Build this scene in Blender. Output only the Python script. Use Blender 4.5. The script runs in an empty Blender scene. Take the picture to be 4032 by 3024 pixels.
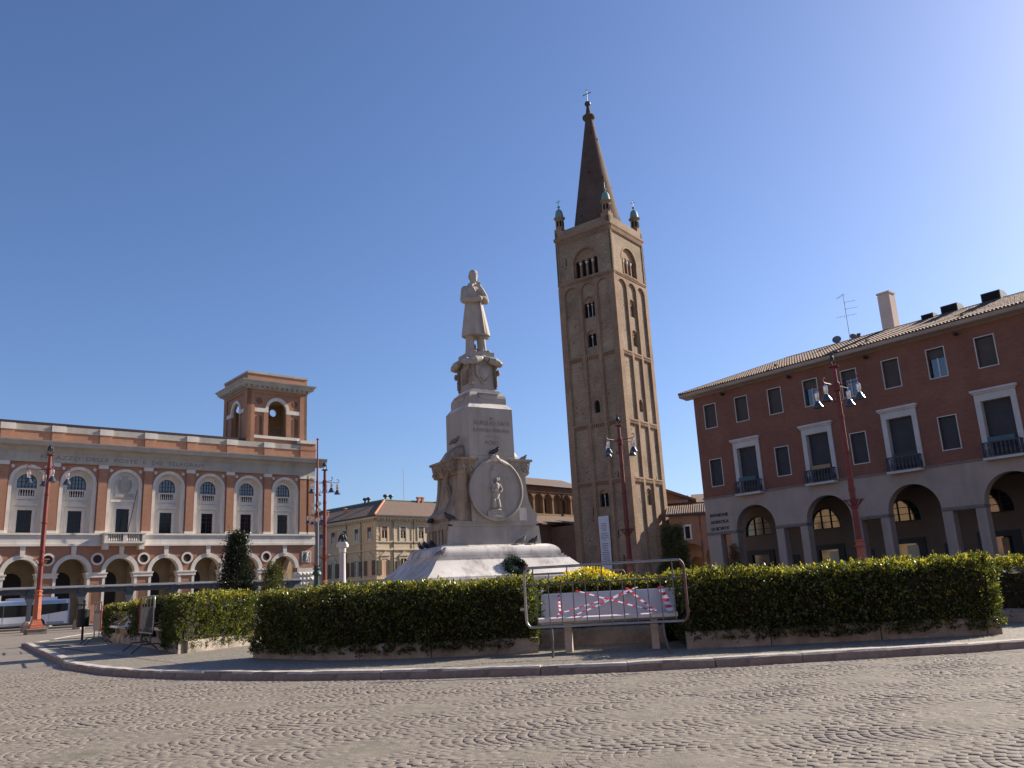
import bpy, math, random
import numpy as np
from mathutils import Matrix, Vector

R = math.radians
random.seed(7)
rng = np.random.default_rng(7)
sc = bpy.context.scene
col = sc.collection

# ------------------------------------------------------------------ camera
EYE = 1.12
PITCH, ROLL = R(14.03), R(2.99)
fw = Vector((0, math.cos(PITCH), math.sin(PITCH)))
r0 = Vector((1, 0, 0)); u0 = r0.cross(fw)
rr = math.cos(ROLL) * r0 - math.sin(ROLL) * u0
uu = math.sin(ROLL) * r0 + math.cos(ROLL) * u0
cam = bpy.data.cameras.new('camera'); camo = bpy.data.objects.new('camera', cam); col.objects.link(camo)
mw = Matrix((rr, uu, -fw)).transposed().to_4x4(); mw.translation = Vector((0, 0, EYE)); camo.matrix_world = mw
cam.sensor_width = 36.0; cam.lens = 29.116; cam.clip_start = 0.1; cam.clip_end = 3000
sc.camera = camo

# ------------------------------------------------------------------ sky and sun
SUN_AZ, SUN_EL = 58.8, 29.0          # azimuth from +Y towards +X
w = bpy.data.worlds.new('World'); sc.world = w; w.use_nodes = True
nt = w.node_tree; bg = nt.nodes['Background']
sky = nt.nodes.new('ShaderNodeTexSky'); sky.sky_type = 'NISHITA'; sky.sun_disc = False
sky.sun_elevation = R(SUN_EL); sky.sun_rotation = R(SUN_AZ)
sky.altitude = 0; sky.air_density = 1.0; sky.dust_density = 0.85; sky.ozone_density = 6.0
wb = nt.nodes.new('ShaderNodeMix'); wb.data_type = 'RGBA'; wb.blend_type = 'MULTIPLY'; wb.inputs[0].default_value = 1.0; wb.inputs[7].default_value = (1.0, 0.955, 1.03, 1)   # camera white balance
nt.links.new(sky.outputs[0], wb.inputs[6]); nt.links.new(wb.outputs[2], bg.inputs[0]); bg.inputs[1].default_value = 0.080
sl = bpy.data.lights.new('sun', 'SUN'); slo = bpy.data.objects.new('sun', sl); col.objects.link(slo)
sl.energy = 5.0; sl.angle = R(0.53); sl.color = (1.0, 0.90, 0.76)
sd = Vector((math.sin(R(SUN_AZ)) * math.cos(R(SUN_EL)), math.cos(R(SUN_AZ)) * math.cos(R(SUN_EL)), math.sin(R(SUN_EL))))
slo.rotation_euler = sd.to_track_quat('Z', 'Y').to_euler(); slo.location = (60, 60, 80)
vs = sc.view_settings; vs.view_transform = 'Standard'; vs.look = 'None'; vs.gamma = 1.0; vs.use_curve_mapping = False
vs.exposure = 0.85

# ------------------------------------------------------------------ materials
MATS = {}
def _base(name):
    m = bpy.data.materials.new(name); m.use_nodes = True; t = m.node_tree
    b = t.nodes['Principled BSDF']; MATS[name] = m
    return m, t, b
def N(t, typ, **kw):
    n = t.nodes.new('ShaderNode' + typ)
    for k, v in kw.items(): setattr(n, k, v)
    return n
def noise(t, vec, scale, detail=5, rough=0.6):
    n = N(t, 'TexNoise'); n.inputs['Scale'].default_value = scale; n.inputs['Detail'].default_value = detail
    n.inputs['Roughness'].default_value = rough; t.links.new(vec, n.inputs['Vector']); return n.outputs['Fac']
def mixc(t, fac, a, b, mode='MIX'):
    n = N(t, 'Mix', data_type='RGBA', blend_type=mode)
    for s, v in ((n.inputs[0], fac), (n.inputs[6], a), (n.inputs[7], b)):
        if hasattr(v, 'links') or hasattr(v, 'is_linked'): t.links.new(v, s)
        else: s.default_value = v if not isinstance(v, tuple) else (v if len(v) == 4 else (*v, 1))
    return n.outputs[2]
def ramp(t, fac, lo, hi):
    n = N(t, 'MapRange'); n.inputs[1].default_value = lo; n.inputs[2].default_value = hi
    t.links.new(fac, n.inputs[0]); return n.outputs[0]
def sc3(c, k): return tuple(min(1, max(0, x * k)) for x in c)
def M(name, c, rough=0.8, var=0.18, scale=1.5, bump=0.0, bscale=30, metal=0.0, stain=None, stain_amt=0.6, stain_scale=0.5, streak=False, spec=0.4, world=False, lo=0.5, hi=0.72):
    m, t, b = _base(name)
    tc = N(t, 'TexCoord'); vec = tc.outputs['Object']
    if world:
        g = N(t, 'NewGeometry'); vec = g.outputs['Position']
    f = ramp(t, noise(t, vec, scale), 0.3, 0.7)
    colr = mixc(t, f, sc3(c, 1 - var), sc3(c, 1 + var))
    f2 = ramp(t, noise(t, vec, scale * 9, 3), 0.3, 0.7)
    colr = mixc(t, f2, colr, mixc(t, 0.35 * min(1, var * 4), colr, sc3(c, 0.72)))
    if stain:
        v2 = vec
        if streak:
            mp = N(t, 'Mapping'); mp.inputs['Scale'].default_value = (1, 1, 0.18); t.links.new(vec, mp.inputs[0]); v2 = mp.outputs[0]
        f3 = ramp(t, noise(t, v2, stain_scale, 7, 0.7), lo, hi)
        mm = N(t, 'Math', operation='MULTIPLY'); t.links.new(f3, mm.inputs[0]); mm.inputs[1].default_value = stain_amt
        colr = mixc(t, mm.outputs[0], colr, stain)
    t.links.new(colr, b.inputs['Base Color'])
    b.inputs['Roughness'].default_value = rough; b.inputs['Metallic'].default_value = metal
    b.inputs['Specular IOR Level'].default_value = spec
    if bump:
        bp = N(t, 'Bump'); bp.inputs['Strength'].default_value = bump; bp.inputs['Distance'].default_value = 0.02
        t.links.new(noise(t, vec, bscale, 4), bp.inputs['Height']); t.links.new(bp.outputs[0], b.inputs['Normal'])
    return m
def BRICK(name, c1, c2, mortar, var=0.25, rowh=0.085, bw=0.27, big=0.35, stain=None):
    m, t, b = _base(name)
    tc = N(t, 'TexCoord'); sp = N(t, 'SeparateXYZ'); t.links.new(tc.outputs['Object'], sp.inputs[0])
    ad = N(t, 'Math', operation='ADD'); t.links.new(sp.outputs[0], ad.inputs[0]); t.links.new(sp.outputs[1], ad.inputs[1])
    cb = N(t, 'CombineXYZ'); t.links.new(ad.outputs[0], cb.inputs[0]); t.links.new(sp.outputs[2], cb.inputs[1])
    br = N(t, 'TexBrick'); t.links.new(cb.outputs[0], br.inputs['Vector'])
    br.inputs['Color1'].default_value = (*c1, 1); br.inputs['Color2'].default_value = (*c2, 1); br.inputs['Mortar'].default_value = (*mortar, 1)
    br.inputs['Scale'].default_value = 1; br.inputs['Mortar Size'].default_value = 0.009; br.inputs['Brick Width'].default_value = bw
    br.inputs['Row Height'].default_value = rowh; br.inputs['Bias'].default_value = 0
    f = ramp(t, noise(t, tc.outputs['Object'], big, 6, 0.65), 0.3, 0.7)
    colr = mixc(t, f, br.outputs['Color'], mixc(t, 1.0, br.outputs['Color'], (1 - var * 1.6, 1 - var * 1.7, 1 - var * 1.7), 'MULTIPLY'))
    mp = N(t, 'Mapping'); mp.inputs['Scale'].default_value = (0.55, 0.55, 2.6); t.links.new(tc.outputs['Object'], mp.inputs[0]); f2 = ramp(t, noise(t, mp.outputs[0], 3.2, 6, 0.75), 0.36, 0.66)
    colr = mixc(t, f2, colr, mixc(t, 1.0, colr, (1 - var, 1 - var, 1 - var), 'MULTIPLY'))
    if stain:
        f3 = ramp(t, noise(t, tc.outputs['Object'], 0.9, 6, 0.7), 0.55, 0.75)
        colr = mixc(t, f3, colr, stain)
    t.links.new(colr, b.inputs['Base Color']); b.inputs['Roughness'].default_value = 0.9; b.inputs['Specular IOR Level'].default_value = 0.2
    bp = N(t, 'Bump'); bp.inputs['Strength'].default_value = 0.5; bp.inputs['Distance'].default_value = 0.02
    t.links.new(noise(t, tc.outputs['Object'], 9, 5), bp.inputs['Height']); t.links.new(bp.outputs[0], b.inputs['Normal'])
    return m
def GLASS(name, c=(0.02, 0.025, 0.03), rough=0.06, ior=2.0):
    m, t, b = _base(name); b.inputs['Base Color'].default_value = (*c, 1); b.inputs['Roughness'].default_value = rough
    b.inputs['Specular IOR Level'].default_value = 0.5; b.inputs['IOR'].default_value = ior
    tc = N(t, 'TexCoord'); bp = N(t, 'Bump'); bp.inputs['Strength'].default_value = 0.04
    t.links.new(noise(t, tc.outputs['Object'], 1.3, 2), bp.inputs['Height']); t.links.new(bp.outputs[0], b.inputs['Normal'])
    return m
def LEAF(name, cd, cl, trans=0.45, bright=0.5):
    m = bpy.data.materials.new(name); m.use_nodes = True; t = m.node_tree; MATS[name] = m
    t.nodes.remove(t.nodes['Principled BSDF']); out = t.nodes['Material Output']
    g = N(t, 'NewGeometry')
    ri = g.outputs['Random Per Island']
    pw = N(t, 'Math', operation='POWER'); t.links.new(ri, pw.inputs[0]); pw.inputs[1].default_value = 1 / max(bright, .05) 
    c = mixc(t, pw.outputs[0], cd, cl)
    c = mixc(t, ramp(t, noise(t, g.outputs['Position'], 2.2, 4), 0.35, 0.7), c, mixc(t, 1.0, c, (0.72, 0.8, 0.7), 'MULTIPLY'))
    d = N(t, 'BsdfDiffuse'); tr = N(t, 'BsdfTranslucent'); gl = N(t, 'BsdfGlossy'); gl.inputs['Roughness'].default_value = 0.38
    gl.inputs['Color'].default_value = (0.6, 0.65, 0.55, 1)
    t.links.new(c, d.inputs['Color'])
    t.links.new(mixc(t, 1.0, c, (1.6, 1.5, 0.7), 'MULTIPLY'), tr.inputs['Color'])
    m1 = N(t, 'MixShader'); m1.inputs[0].default_value = trans; t.links.new(d.outputs[0], m1.inputs[1]); t.links.new(tr.outputs[0], m1.inputs[2])
    m2 = N(t, 'MixShader'); m2.inputs[0].default_value = 0.075; t.links.new(m1.outputs[0], m2.inputs[1]); t.links.new(gl.outputs[0], m2.inputs[2])
    t.links.new(m2.outputs[0], out.inputs['Surface'])
    return m

STONE = M('white_limestone', (0.68, 0.625, 0.55), 0.85, 0.12, 0.6, 0.25, 14, stain=(0.30, 0.27, 0.23), stain_amt=0.45, stain_scale=0.9, streak=True)
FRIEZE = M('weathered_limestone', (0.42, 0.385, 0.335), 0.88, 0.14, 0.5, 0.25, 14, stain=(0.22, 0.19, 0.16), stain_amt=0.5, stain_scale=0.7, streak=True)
PBRICK = BRICK('palace_brick', (0.50, 0.235, 0.14), (0.43, 0.195, 0.115), (0.45, 0.33, 0.24), 0.16)
PLAST = M('portico_plaster', (0.42, 0.33, 0.22), 0.9, 0.15, 0.7)
DOORD = M('door_wood_and_vault_shade', (0.025, 0.02, 0.018), 0.6, 0.2)
FRAME = M('dark_red_window_frame', (0.05, 0.022, 0.02), 0.5, 0.2)
PANE = GLASS('window_glass')
PANEK = GLASS('dark_window_glass', (0.010, 0.011, 0.013), 0.08, 1.38)
PANEL = GLASS('pale_window_glass', (0.05, 0.06, 0.075), 0.12)  # paler, slightly rougher glass for the arched upper windows
ROOFD = M('dark_roof_sheet', (0.045, 0.022, 0.022), 0.6, 0.2)
ENGR = M('engraved_letter_grey', (0.20, 0.18, 0.155), 0.9, 0.15, 3)
TBRICK = BRICK('old_tower_brick', (0.46, 0.345, 0.235), (0.345, 0.245, 0.16), (0.42, 0.345, 0.255), 0.30, 0.1, 0.32, 0.22, stain=(0.20, 0.135, 0.09))
TBRICKR = BRICK('red_tower_brick', (0.42, 0.27, 0.17), (0.34, 0.21, 0.13), (0.38, 0.295, 0.21), 0.24, 0.1, 0.32, 0.3)
SPIREB = BRICK('spire_brick', (0.165, 0.10, 0.075), (0.12, 0.078, 0.06), (0.13, 0.10, 0.08), 0.25, 0.11, 0.3, 0.3, stain=(0.08, 0.06, 0.05))
DARKV = M('dark_void', (0.012, 0.011, 0.011), 0.95, 0.1)
COPPER = M('green_copper', (0.16, 0.30, 0.25), 0.65, 0.2, 2, stain=(0.08, 0.13, 0.11), stain_scale=2)
IRON = M('dark_iron', (0.03, 0.03, 0.032), 0.55, 0.2)
MARBC = M('pale_marble_column', (0.50, 0.47, 0.43), 0.7, 0.15)
RBRICK = BRICK('red_facade_brick', (0.285, 0.118, 0.08), (0.24, 0.10, 0.068), (0.25, 0.14, 0.10), 0.17, 0.07, 0.26)
RSTONE = M('grey_travertine', (0.36, 0.29, 0.24), 0.85, 0.12, 0.5, 0.2, 12, stain=(0.17, 0.14, 0.12), stain_amt=0.5, stain_scale=0.6, streak=True)
RSTONED = M('dark_ledge_stone', (0.20, 0.17, 0.15), 0.9, 0.15, 1, stain=(0.09, 0.08, 0.07), stain_amt=0.6, stain_scale=1.2)  # darker stone for ledges, imposts and lamp plinths
WFRAME = M('white_window_surround', (0.50, 0.47, 0.44), 0.8, 0.1, 1.0, stain=(0.35, 0.33, 0.31), stain_amt=0.4, stain_scale=1.2, streak=True)
SHUT = M('brown_roller_shutter', (0.075, 0.06, 0.052), 0.7, 0.15)
SHUTD = M('dark_grey_shutter', (0.045, 0.045, 0.05), 0.7, 0.15)
IRONW = M('grey_balustrade_iron', (0.06, 0.06, 0.07), 0.6, 0.2)
AWN = M('teal_awning_cloth', (0.06, 0.12, 0.14), 0.8, 0.15)
AWNO = M('ochre_awning_cloth', (0.30, 0.21, 0.11), 0.8, 0.15)
TILE = M('clay_roof_tile', (0.23, 0.158, 0.118), 0.9, 0.3, 2.2, 0.3, 25, stain=(0.16, 0.12, 0.095), stain_amt=0.8, stain_scale=2.5)
TILEO = M('old_brown_roof_tile', (0.155, 0.10, 0.074), 0.92, 0.42, 5.0, 0.9, 7, stain=(0.11, 0.085, 0.07), stain_amt=0.8, stain_scale=1.4)
TERRA = M('orange_ridge_tile', (0.50, 0.20, 0.10), 0.85, 0.2, 3)
CREAM = M('cream_stucco', (0.56, 0.47, 0.33), 0.9, 0.10, 0.4, stain=(0.42, 0.34, 0.23), stain_amt=0.5, stain_scale=0.5, streak=True)
PEACH = M('peach_stucco', (0.60, 0.37, 0.24), 0.9, 0.10, 0.5)
BTRIM = M('buff_stucco_trim', (0.54, 0.46, 0.34), 0.9, 0.10, 0.6)
BSHUT = M('grey_brown_shutter', (0.115, 0.09, 0.07), 0.75, 0.2)
GUTTER = M('dark_gutter', (0.05, 0.045, 0.045), 0.6, 0.2)
MARBLE = M('monument_marble', (0.37, 0.335, 0.30), 0.7, 0.14, 0.9, 0.12, 9, stain=(0.16, 0.135, 0.11), stain_amt=0.6, stain_scale=1.3, streak=True, lo=0.46, hi=0.74)
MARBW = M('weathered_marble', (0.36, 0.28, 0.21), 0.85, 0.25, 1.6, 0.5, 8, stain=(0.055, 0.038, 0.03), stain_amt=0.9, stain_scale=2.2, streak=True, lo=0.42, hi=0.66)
MARBB = M('pale_base_marble', (0.60, 0.56, 0.52), 0.75, 0.14, 0.9, 0.25, 9, stain=(0.13, 0.10, 0.085), stain_amt=0.8, stain_scale=2.0, streak=True, lo=0.47, hi=0.70)
STAT = M('statue_marble', (0.40, 0.35, 0.30), 0.75, 0.16, 2.0, 0.2, 20, stain=(0.17, 0.135, 0.105), stain_amt=0.6, stain_scale=2.2, streak=True, lo=0.47)
REDP = M('red_lamp_paint', (0.18, 0.03, 0.021), 0.5, 0.25, 2, stain=(0.16, 0.03, 0.025), stain_amt=0.5, stain_scale=2.5)
REDB = M('worn_red_base_paint', (0.40, 0.115, 0.06), 0.55, 0.2, 3)
SILV = M('brushed_aluminium', (0.62, 0.62, 0.63), 0.28, 0.08, 4, metal=1.0)
SHADE = M('grey_lamp_shade', (0.10, 0.11, 0.13), 0.25, 0.1, 3, metal=0.6)
GREYP = M('grey_pole_paint', (0.13, 0.13, 0.15), 0.5, 0.2)
GREENI = M('dark_green_iron', (0.03, 0.06, 0.05), 0.5, 0.25, 4)
BRONZE = M('dark_green_bronze', (0.022, 0.032, 0.03), 0.5, 0.3, 4)
GALV = M('galvanised_steel', (0.30, 0.30, 0.31), 0.42, 0.15, 6, metal=0.85)
DARKST = M('dull_barrier_steel', (0.13, 0.13, 0.135), 0.5, 0.2, 6, metal=0.6)
RUSTR = M('red_barrier_paint', (0.34, 0.05, 0.045), 0.55, 0.35, 8)
RUSTB = M('brown_red_barrier_paint', (0.13, 0.06, 0.052), 0.55, 0.3, 8)
BENCHW = M('white_bench_concrete', (0.66, 0.61, 0.60), 0.7, 0.07, 2.5, 0.15, 40, stain=(0.42, 0.40, 0.38), stain_amt=0.35, stain_scale=3)
LEGST = M('pinkish_bench_leg_stone', (0.44, 0.36, 0.29), 0.85, 0.15, 4)
TAPER = M('red_tape', (0.62, 0.02, 0.035), 0.45, 0.1, 5)
TAPEW = M('white_tape', (0.80, 0.78, 0.78), 0.45, 0.05, 5)
KERB = M('kerb_limestone', (0.50, 0.44, 0.375), 0.85, 0.15, 3.0, 0.4, 30, stain=(0.22, 0.18, 0.155), stain_amt=0.6, stain_scale=3.5)
KERBD = M('dark_kerb_face', (0.255, 0.205, 0.18), 0.9, 0.22, 3.0, 0.5, 30, stain=(0.10, 0.08, 0.07), stain_amt=0.8, stain_scale=4.0)  # darker stone for the outer kerb faces, chosen by face direction
SLAB = M('border_stone', (0.33, 0.275, 0.225), 0.9, 0.25, 2.5, 0.6, 22, stain=(0.12, 0.10, 0.08), stain_amt=0.85, stain_scale=3.0, lo=.45)
BUSW = M('white_bus_paint', (0.66, 0.68, 0.70), 0.3, 0.04)
BUSB = M('pale_blue_bus_paint', (0.24, 0.36, 0.55), 0.3, 0.06)
BUSG = M('grey_bus_skirt', (0.30, 0.32, 0.36), 0.4, 0.06)
TYRE = M('black_rubber', (0.02, 0.02, 0.02), 0.8, 0.2)
PERG = M('blue_grey_canopy_metal', (0.055, 0.062, 0.078), 0.55, 0.2)
PERGR = M('grey_canopy_roof', (0.14, 0.15, 0.165), 0.5, 0.2)
BINM = M('black_bin_metal', (0.022, 0.022, 0.025), 0.5, 0.2)
BANN = M('white_banner_cloth', (0.62, 0.62, 0.66), 0.85, 0.04, 1)
INK = M('grey_banner_ink', (0.12, 0.12, 0.15), 0.9, 0.1)
INKB = M('black_letter', (0.02, 0.016, 0.014), 0.6, 0.1)
PIGD = M('dark_pigeon_feather', (0.045, 0.045, 0.055), 0.6, 0.3, 14)
PIGG = M('grey_pigeon_feather', (0.15, 0.15, 0.17), 0.65, 0.3, 10)
WREL = LEAF('wreath_leaf', (0.012, 0.03, 0.022), (0.05, 0.085, 0.06), 0.15)
LEAFH = LEAF('hedge_leaf', (0.022, 0.036, 0.010), (0.19, 0.20, 0.045), 0.45, 0.5)
LEAFY = LEAF('sunlit_young_hedge_leaf', (0.24, 0.22, 0.035), (0.46, 0.40, 0.075), 0.5)  # young shoots, colour also brightened for sun along the hedge tops
LEAFD = LEAF('dry_hedge_leaf', (0.04, 0.03, 0.016), (0.13, 0.095, 0.045), 0.2)
LEAFYE = LEAF('yellow_leaf', (0.50, 0.38, 0.02), (0.82, 0.66, 0.06), 0.4)
LEAFC = LEAF('dark_conifer_leaf', (0.008, 0.013, 0.008), (0.024, 0.032, 0.017), 0.2)
LEAFG = LEAF('clipped_conifer_leaf', (0.03, 0.042, 0.012), (0.14, 0.14, 0.035), 0.35)
LEAFR = LEAF('rusty_shrub_leaf', (0.10, 0.04, 0.018), (0.24, 0.095, 0.035), 0.3)
TWIG = M('hedge_twig', (0.022, 0.018, 0.010), 0.95, 0.3, 8)
BARK = M('bark', (0.10, 0.08, 0.06), 0.95, 0.3, 8)
SHOPW = M('shop_wall_plaster', (0.17, 0.125, 0.09), 0.9, 0.12, 0.6)
SHOPF = M('dark_shop_frame', (0.018, 0.022, 0.024), 0.5, 0.15)
SHOPL = M('cream_shop_blind', (0.62, 0.58, 0.42), 0.8, 0.1, 1)
SHOPB = M('lilac_shop_card', (0.42, 0.40, 0.50), 0.8, 0.1, 1)
CHIM = M('pale_chimney_plaster', (0.62, 0.48, 0.40), 0.9, 0.06, 0.8)
HOOD = M('grey_sheet_metal_hood', (0.06, 0.07, 0.07), 0.5, 0.2)
CHURB = BRICK('church_brick', (0.40, 0.26, 0.145), (0.31, 0.20, 0.115), (0.34, 0.26, 0.18), 0.22, 0.1, 0.32, 0.4)
CHURR = BRICK('church_red_brick', (0.26, 0.135, 0.085), (0.22, 0.115, 0.07), (0.22, 0.15, 0.11), 0.2, 0.1, 0.32, 0.4)
LOWP = M('russet_plaster', (0.33, 0.175, 0.105), 0.92, 0.15, 0.6)
OCHRE = M('ochre_vault_plaster', (0.50, 0.30, 0.09), 0.9, 0.1)
SIGNW = M('shop_notice_paper', (0.55, 0.50, 0.50), 0.8, 0.08)

# ------------------------------------------------------------------ mesh builder
class MB:
    def __init__(s): s.v = []; s.f = []
    def add(s, vs_, fs_):
        o = len(s.v); s.v += [tuple(p) for p in vs_]; s.f += [tuple(i + o for i in f) for f in fs_]; return s
    def box(s, x0, x1, y0, y1, z0, z1):
        return s.add([(x0, y0, z0), (x1, y0, z0), (x1, y1, z0), (x0, y1, z0), (x0, y0, z1), (x1, y0, z1), (x1, y1, z1), (x0, y1, z1)],
                     [(0, 3, 2, 1), (4, 5, 6, 7), (0, 1, 5, 4), (1, 2, 6, 5), (2, 3, 7, 6), (3, 0, 4, 7)])
    def frustum(s, h0, h1, z0, z1, cx=0, cy=0):     # h=(hx,hy)
        return s.loft([[(cx - h[0], cy - h[1], z), (cx + h[0], cy - h[1], z), (cx + h[0], cy + h[1], z), (cx - h[0], cy + h[1], z)] for h, z in ((h0, z0), (h1, z1))])
    def loft(s, rings, caps=True, closed=True):
        n = len(rings[0]); o = len(s.v)
        for r_ in rings: s.v += [tuple(p) for p in r_]
        for k in range(len(rings) - 1):
            for i in range(n if closed else n - 1):
                j = (i + 1) % n; a = o + k * n
                s.f.append((a + i, a + j, a + n + j, a + n + i))
        if caps and closed:
            s.f.append(tuple(o + i for i in reversed(range(n)))); b = o + (len(rings) - 1) * n
            s.f.append(tuple(b + i for i in range(n)))
        return s
    def lathe(s, prof, n=16, c=(0, 0), sx=1, sy=1, rot=0):
        return s.loft([[(c[0] + r_ * sx * math.cos(2 * math.pi * i / n + rot), c[1] + r_ * sy * math.sin(2 * math.pi * i / n + rot), z) for i in range(n)] for r_, z in prof])
    def tube(s, pts, r_, n=8, r1=None):
        pts = [Vector(p) for p in pts]; rings = []; prev = None
        for k, p in enumerate(pts):
            d = (pts[min(k + 1, len(pts) - 1)] - pts[max(k - 1, 0)]).normalized()
            if prev is None: a = d.orthogonal().normalized()
            else: a = (prev - d * prev.dot(d)); a = a.normalized() if a.length > 1e-6 else d.orthogonal().normalized()
            prev = a; b = d.cross(a); rad = r_ if r1 is None else r_ + (r1 - r_) * k / (len(pts) - 1)
            rings.append([p + rad * (math.cos(2 * math.pi * i / n) * a + math.sin(2 * math.pi * i / n) * b) for i in range(n)])
        return s.loft(rings)
    def ell(s, c, r_, n=12, m=8, rot=None):
        rings = []
        for k in range(m + 1):
            ph = -math.pi / 2 + math.pi * k / m; q = max(math.cos(ph), 0.02)
            ring = []
            for i in range(n):
                p = Vector((r_[0] * q * math.cos(2 * math.pi * i / n), r_[1] * q * math.sin(2 * math.pi * i / n), r_[2] * math.sin(ph)))
                if rot is not None: p = rot @ p
                ring.append(p + Vector(c))
            rings.append(ring)
        return s.loft(rings)
    def prism(s, poly, y0, y1):                     # polygon in x,z extruded along y
        n = len(poly); o = len(s.v)
        s.v += [(x, y0, z) for x, z in poly] + [(x, y1, z) for x, z in poly]
        s.f.append(tuple(o + i for i in range(n))); s.f.append(tuple(o + n + i for i in reversed(range(n))))
        for i in range(n):
            j = (i + 1) % n; s.f.append((o + i, o + n + i, o + n + j, o + j))
        return s
    def arch_ring(s, cx, zs, ri, ro, y0, y1, n=20, a0=0, a1=math.pi):
        rings = []
        for k in range(n + 1):
            a = a0 + (a1 - a0) * k / n; c_, s_ = math.cos(a), math.sin(a)
            rings.append([(cx + ri * c_, y0, zs + ri * s_), (cx + ro * c_, y0, zs + ro * s_), (cx + ro * c_, y1, zs + ro * s_), (cx + ri * c_, y1, zs + ri * s_)])
        full = abs(a1 - a0) > 6.2
        return s.loft(rings, caps=not full)
    def cell(s, x0, x1, z0, z1, y0, y1, cx=None, hw=0, zb=0, zs=0, arch=True, n=18):
        """front wall cell at y0 with an opening (arched above zs) and reveals to y1; swap axes later"""
        if cx is None:
            s.add([(x0, y0, z0), (x1, y0, z0), (x1, y0, z1), (x0, y0, z1)], [(0, 1, 2, 3)]); return s
        q = lambda a, b, c, d: s.add([(a, y0, c), (b, y0, c), (b, y0, d), (a, y0, d)], [(0, 1, 2, 3)])
        q(x0, cx - hw, z0, z1); q(cx + hw, x1, z0, z1)
        if zb > z0 + 1e-6:
            q(cx - hw, cx + hw, z0, zb); s.add([(cx - hw, y0, zb), (cx + hw, y0, zb), (cx + hw, y1, zb), (cx - hw, y1, zb)], [(3, 2, 1, 0)])
        s.add([(cx - hw, y0, zb), (cx - hw, y1, zb), (cx - hw, y1, zs), (cx - hw, y0, zs)], [(0, 1, 2, 3)])
        s.add([(cx + hw, y0, zb), (cx + hw, y1, zb), (cx + hw, y1, zs), (cx + hw, y0, zs)], [(3, 2, 1, 0)])
        P = [(cx - hw * math.cos(math.pi * k / n), zs + (hw * math.sin(math.pi * k / n) if arch else 0)) for k in range(n + 1)] if arch else [(cx - hw, zs), (cx + hw, zs)]
        for (a, za), (b, zb_) in zip(P[:-1], P[1:]):
            s.add([(a, y0, za), (b, y0, zb_), (b, y0, z1), (a, y0, z1)], [(0, 1, 2, 3)])
            s.add([(a, y0, za), (b, y0, zb_), (b, y1, zb_), (a, y1, za)], [(0, 3, 2, 1)])
        return s
    def lunette(s, cx, zs, hw, zb, y0, y1, n=18):
        poly = [(cx - hw, zb), (cx + hw, zb)] + [(cx + hw * math.cos(math.pi * k / n), zs + hw * math.sin(math.pi * k / n)) for k in range(n + 1)]
        if abs(zb - zs) < 1e-6: poly = poly[2:]
        return s.prism(poly, y0, y1)
    def xf(s, mat):
        s.v = [tuple(mat @ Vector(p)) for p in s.v]; return s
    def mesh(s, name, mat, smooth=False):
        me = bpy.data.meshes.new(name); me.from_pydata(s.v, [], s.f); me.materials.append(mat)
        if smooth:
            me.polygons.foreach_set('use_smooth', [True] * len(me.polygons)); me.set_sharp_from_angle(angle=R(38))
        me.update(); return me
    def build(s, name, mat, parent=None, smooth=False, loc=None, rz=None, kind=None, label=None):
        o = bpy.data.objects.new(name, s.mesh(name, mat, smooth)); col.objects.link(o)
        if parent is not None: o.parent = parent
        if loc is not None: o.location = loc
        if rz is not None: o.rotation_euler = (0, 0, rz)
        if kind: o['kind'] = kind
        if label: o['label'] = label
        return o
def thing(name, label, cat, loc=(0, 0, 0), rz=0.0, group=None):
    o = bpy.data.objects.new(name, None); col.objects.link(o); o.empty_display_size = 0.3
    o.location = loc; o.rotation_euler = (0, 0, rz); o['label'] = label; o['category'] = cat
    if group: o['group'] = group
    return o
def tag(o, label, cat, group=None):
    o['label'] = label; o['category'] = cat
    if group: o['group'] = group
    return o
def inst(src, parent, loc, rz=None, scale=None):      # a part copied with its own sub-parts, shared mesh data
    c = src.copy(); col.objects.link(c); c.parent = parent; c.location = loc
    if rz is not None: c.rotation_euler = (0, 0, rz)
    if scale is not None: c.scale = scale
    for ch in list(src.children):
        d = ch.copy(); col.objects.link(d); d.parent = c
    return c
def dup(root, loc, rz, label, group=None):
    c = root.copy(); col.objects.link(c); c.location = loc; c.rotation_euler = (0, 0, rz); c['label'] = label
    if group: c['group'] = group
    for ch in list(root.children):
        d = ch.copy(); col.objects.link(d); d.parent = c
        for g in list(ch.children):
            e = g.copy(); col.objects.link(e); e.parent = d
    return c
def text_mesh(body, size, mat, name, parent, loc, rot, width=None, extrude=0.01, align='CENTER', thick=0.0):
    cu = bpy.data.curves.new(name, 'FONT'); cu.body = body; cu.size = size; cu.extrude = extrude; cu.align_x = align; cu.resolution_u = 2; cu.offset = thick
    cu.space_line = 1.0
    to = bpy.data.objects.new('tmp_text', cu); col.objects.link(to); bpy.context.view_layer.update()
    dg = bpy.context.evaluated_depsgraph_get(); me = bpy.data.meshes.new_from_object(to.evaluated_get(dg)); bpy.data.objects.remove(to); bpy.data.curves.remove(cu)
    xs = [v.co.x for v in me.vertices]
    if width and xs:
        k = width / (max(xs) - min(xs)); mid = (max(xs) + min(xs)) / 2 if align == 'CENTER' else min(xs)
        for v in me.vertices: v.co.x = (v.co.x - mid) * k
    me.materials.clear(); me.materials.append(mat); me.name = name
    o = bpy.data.objects.new(name, me); col.objects.link(o); o.parent = parent; o.location = loc; o.rotation_euler = rot
    return o
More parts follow.
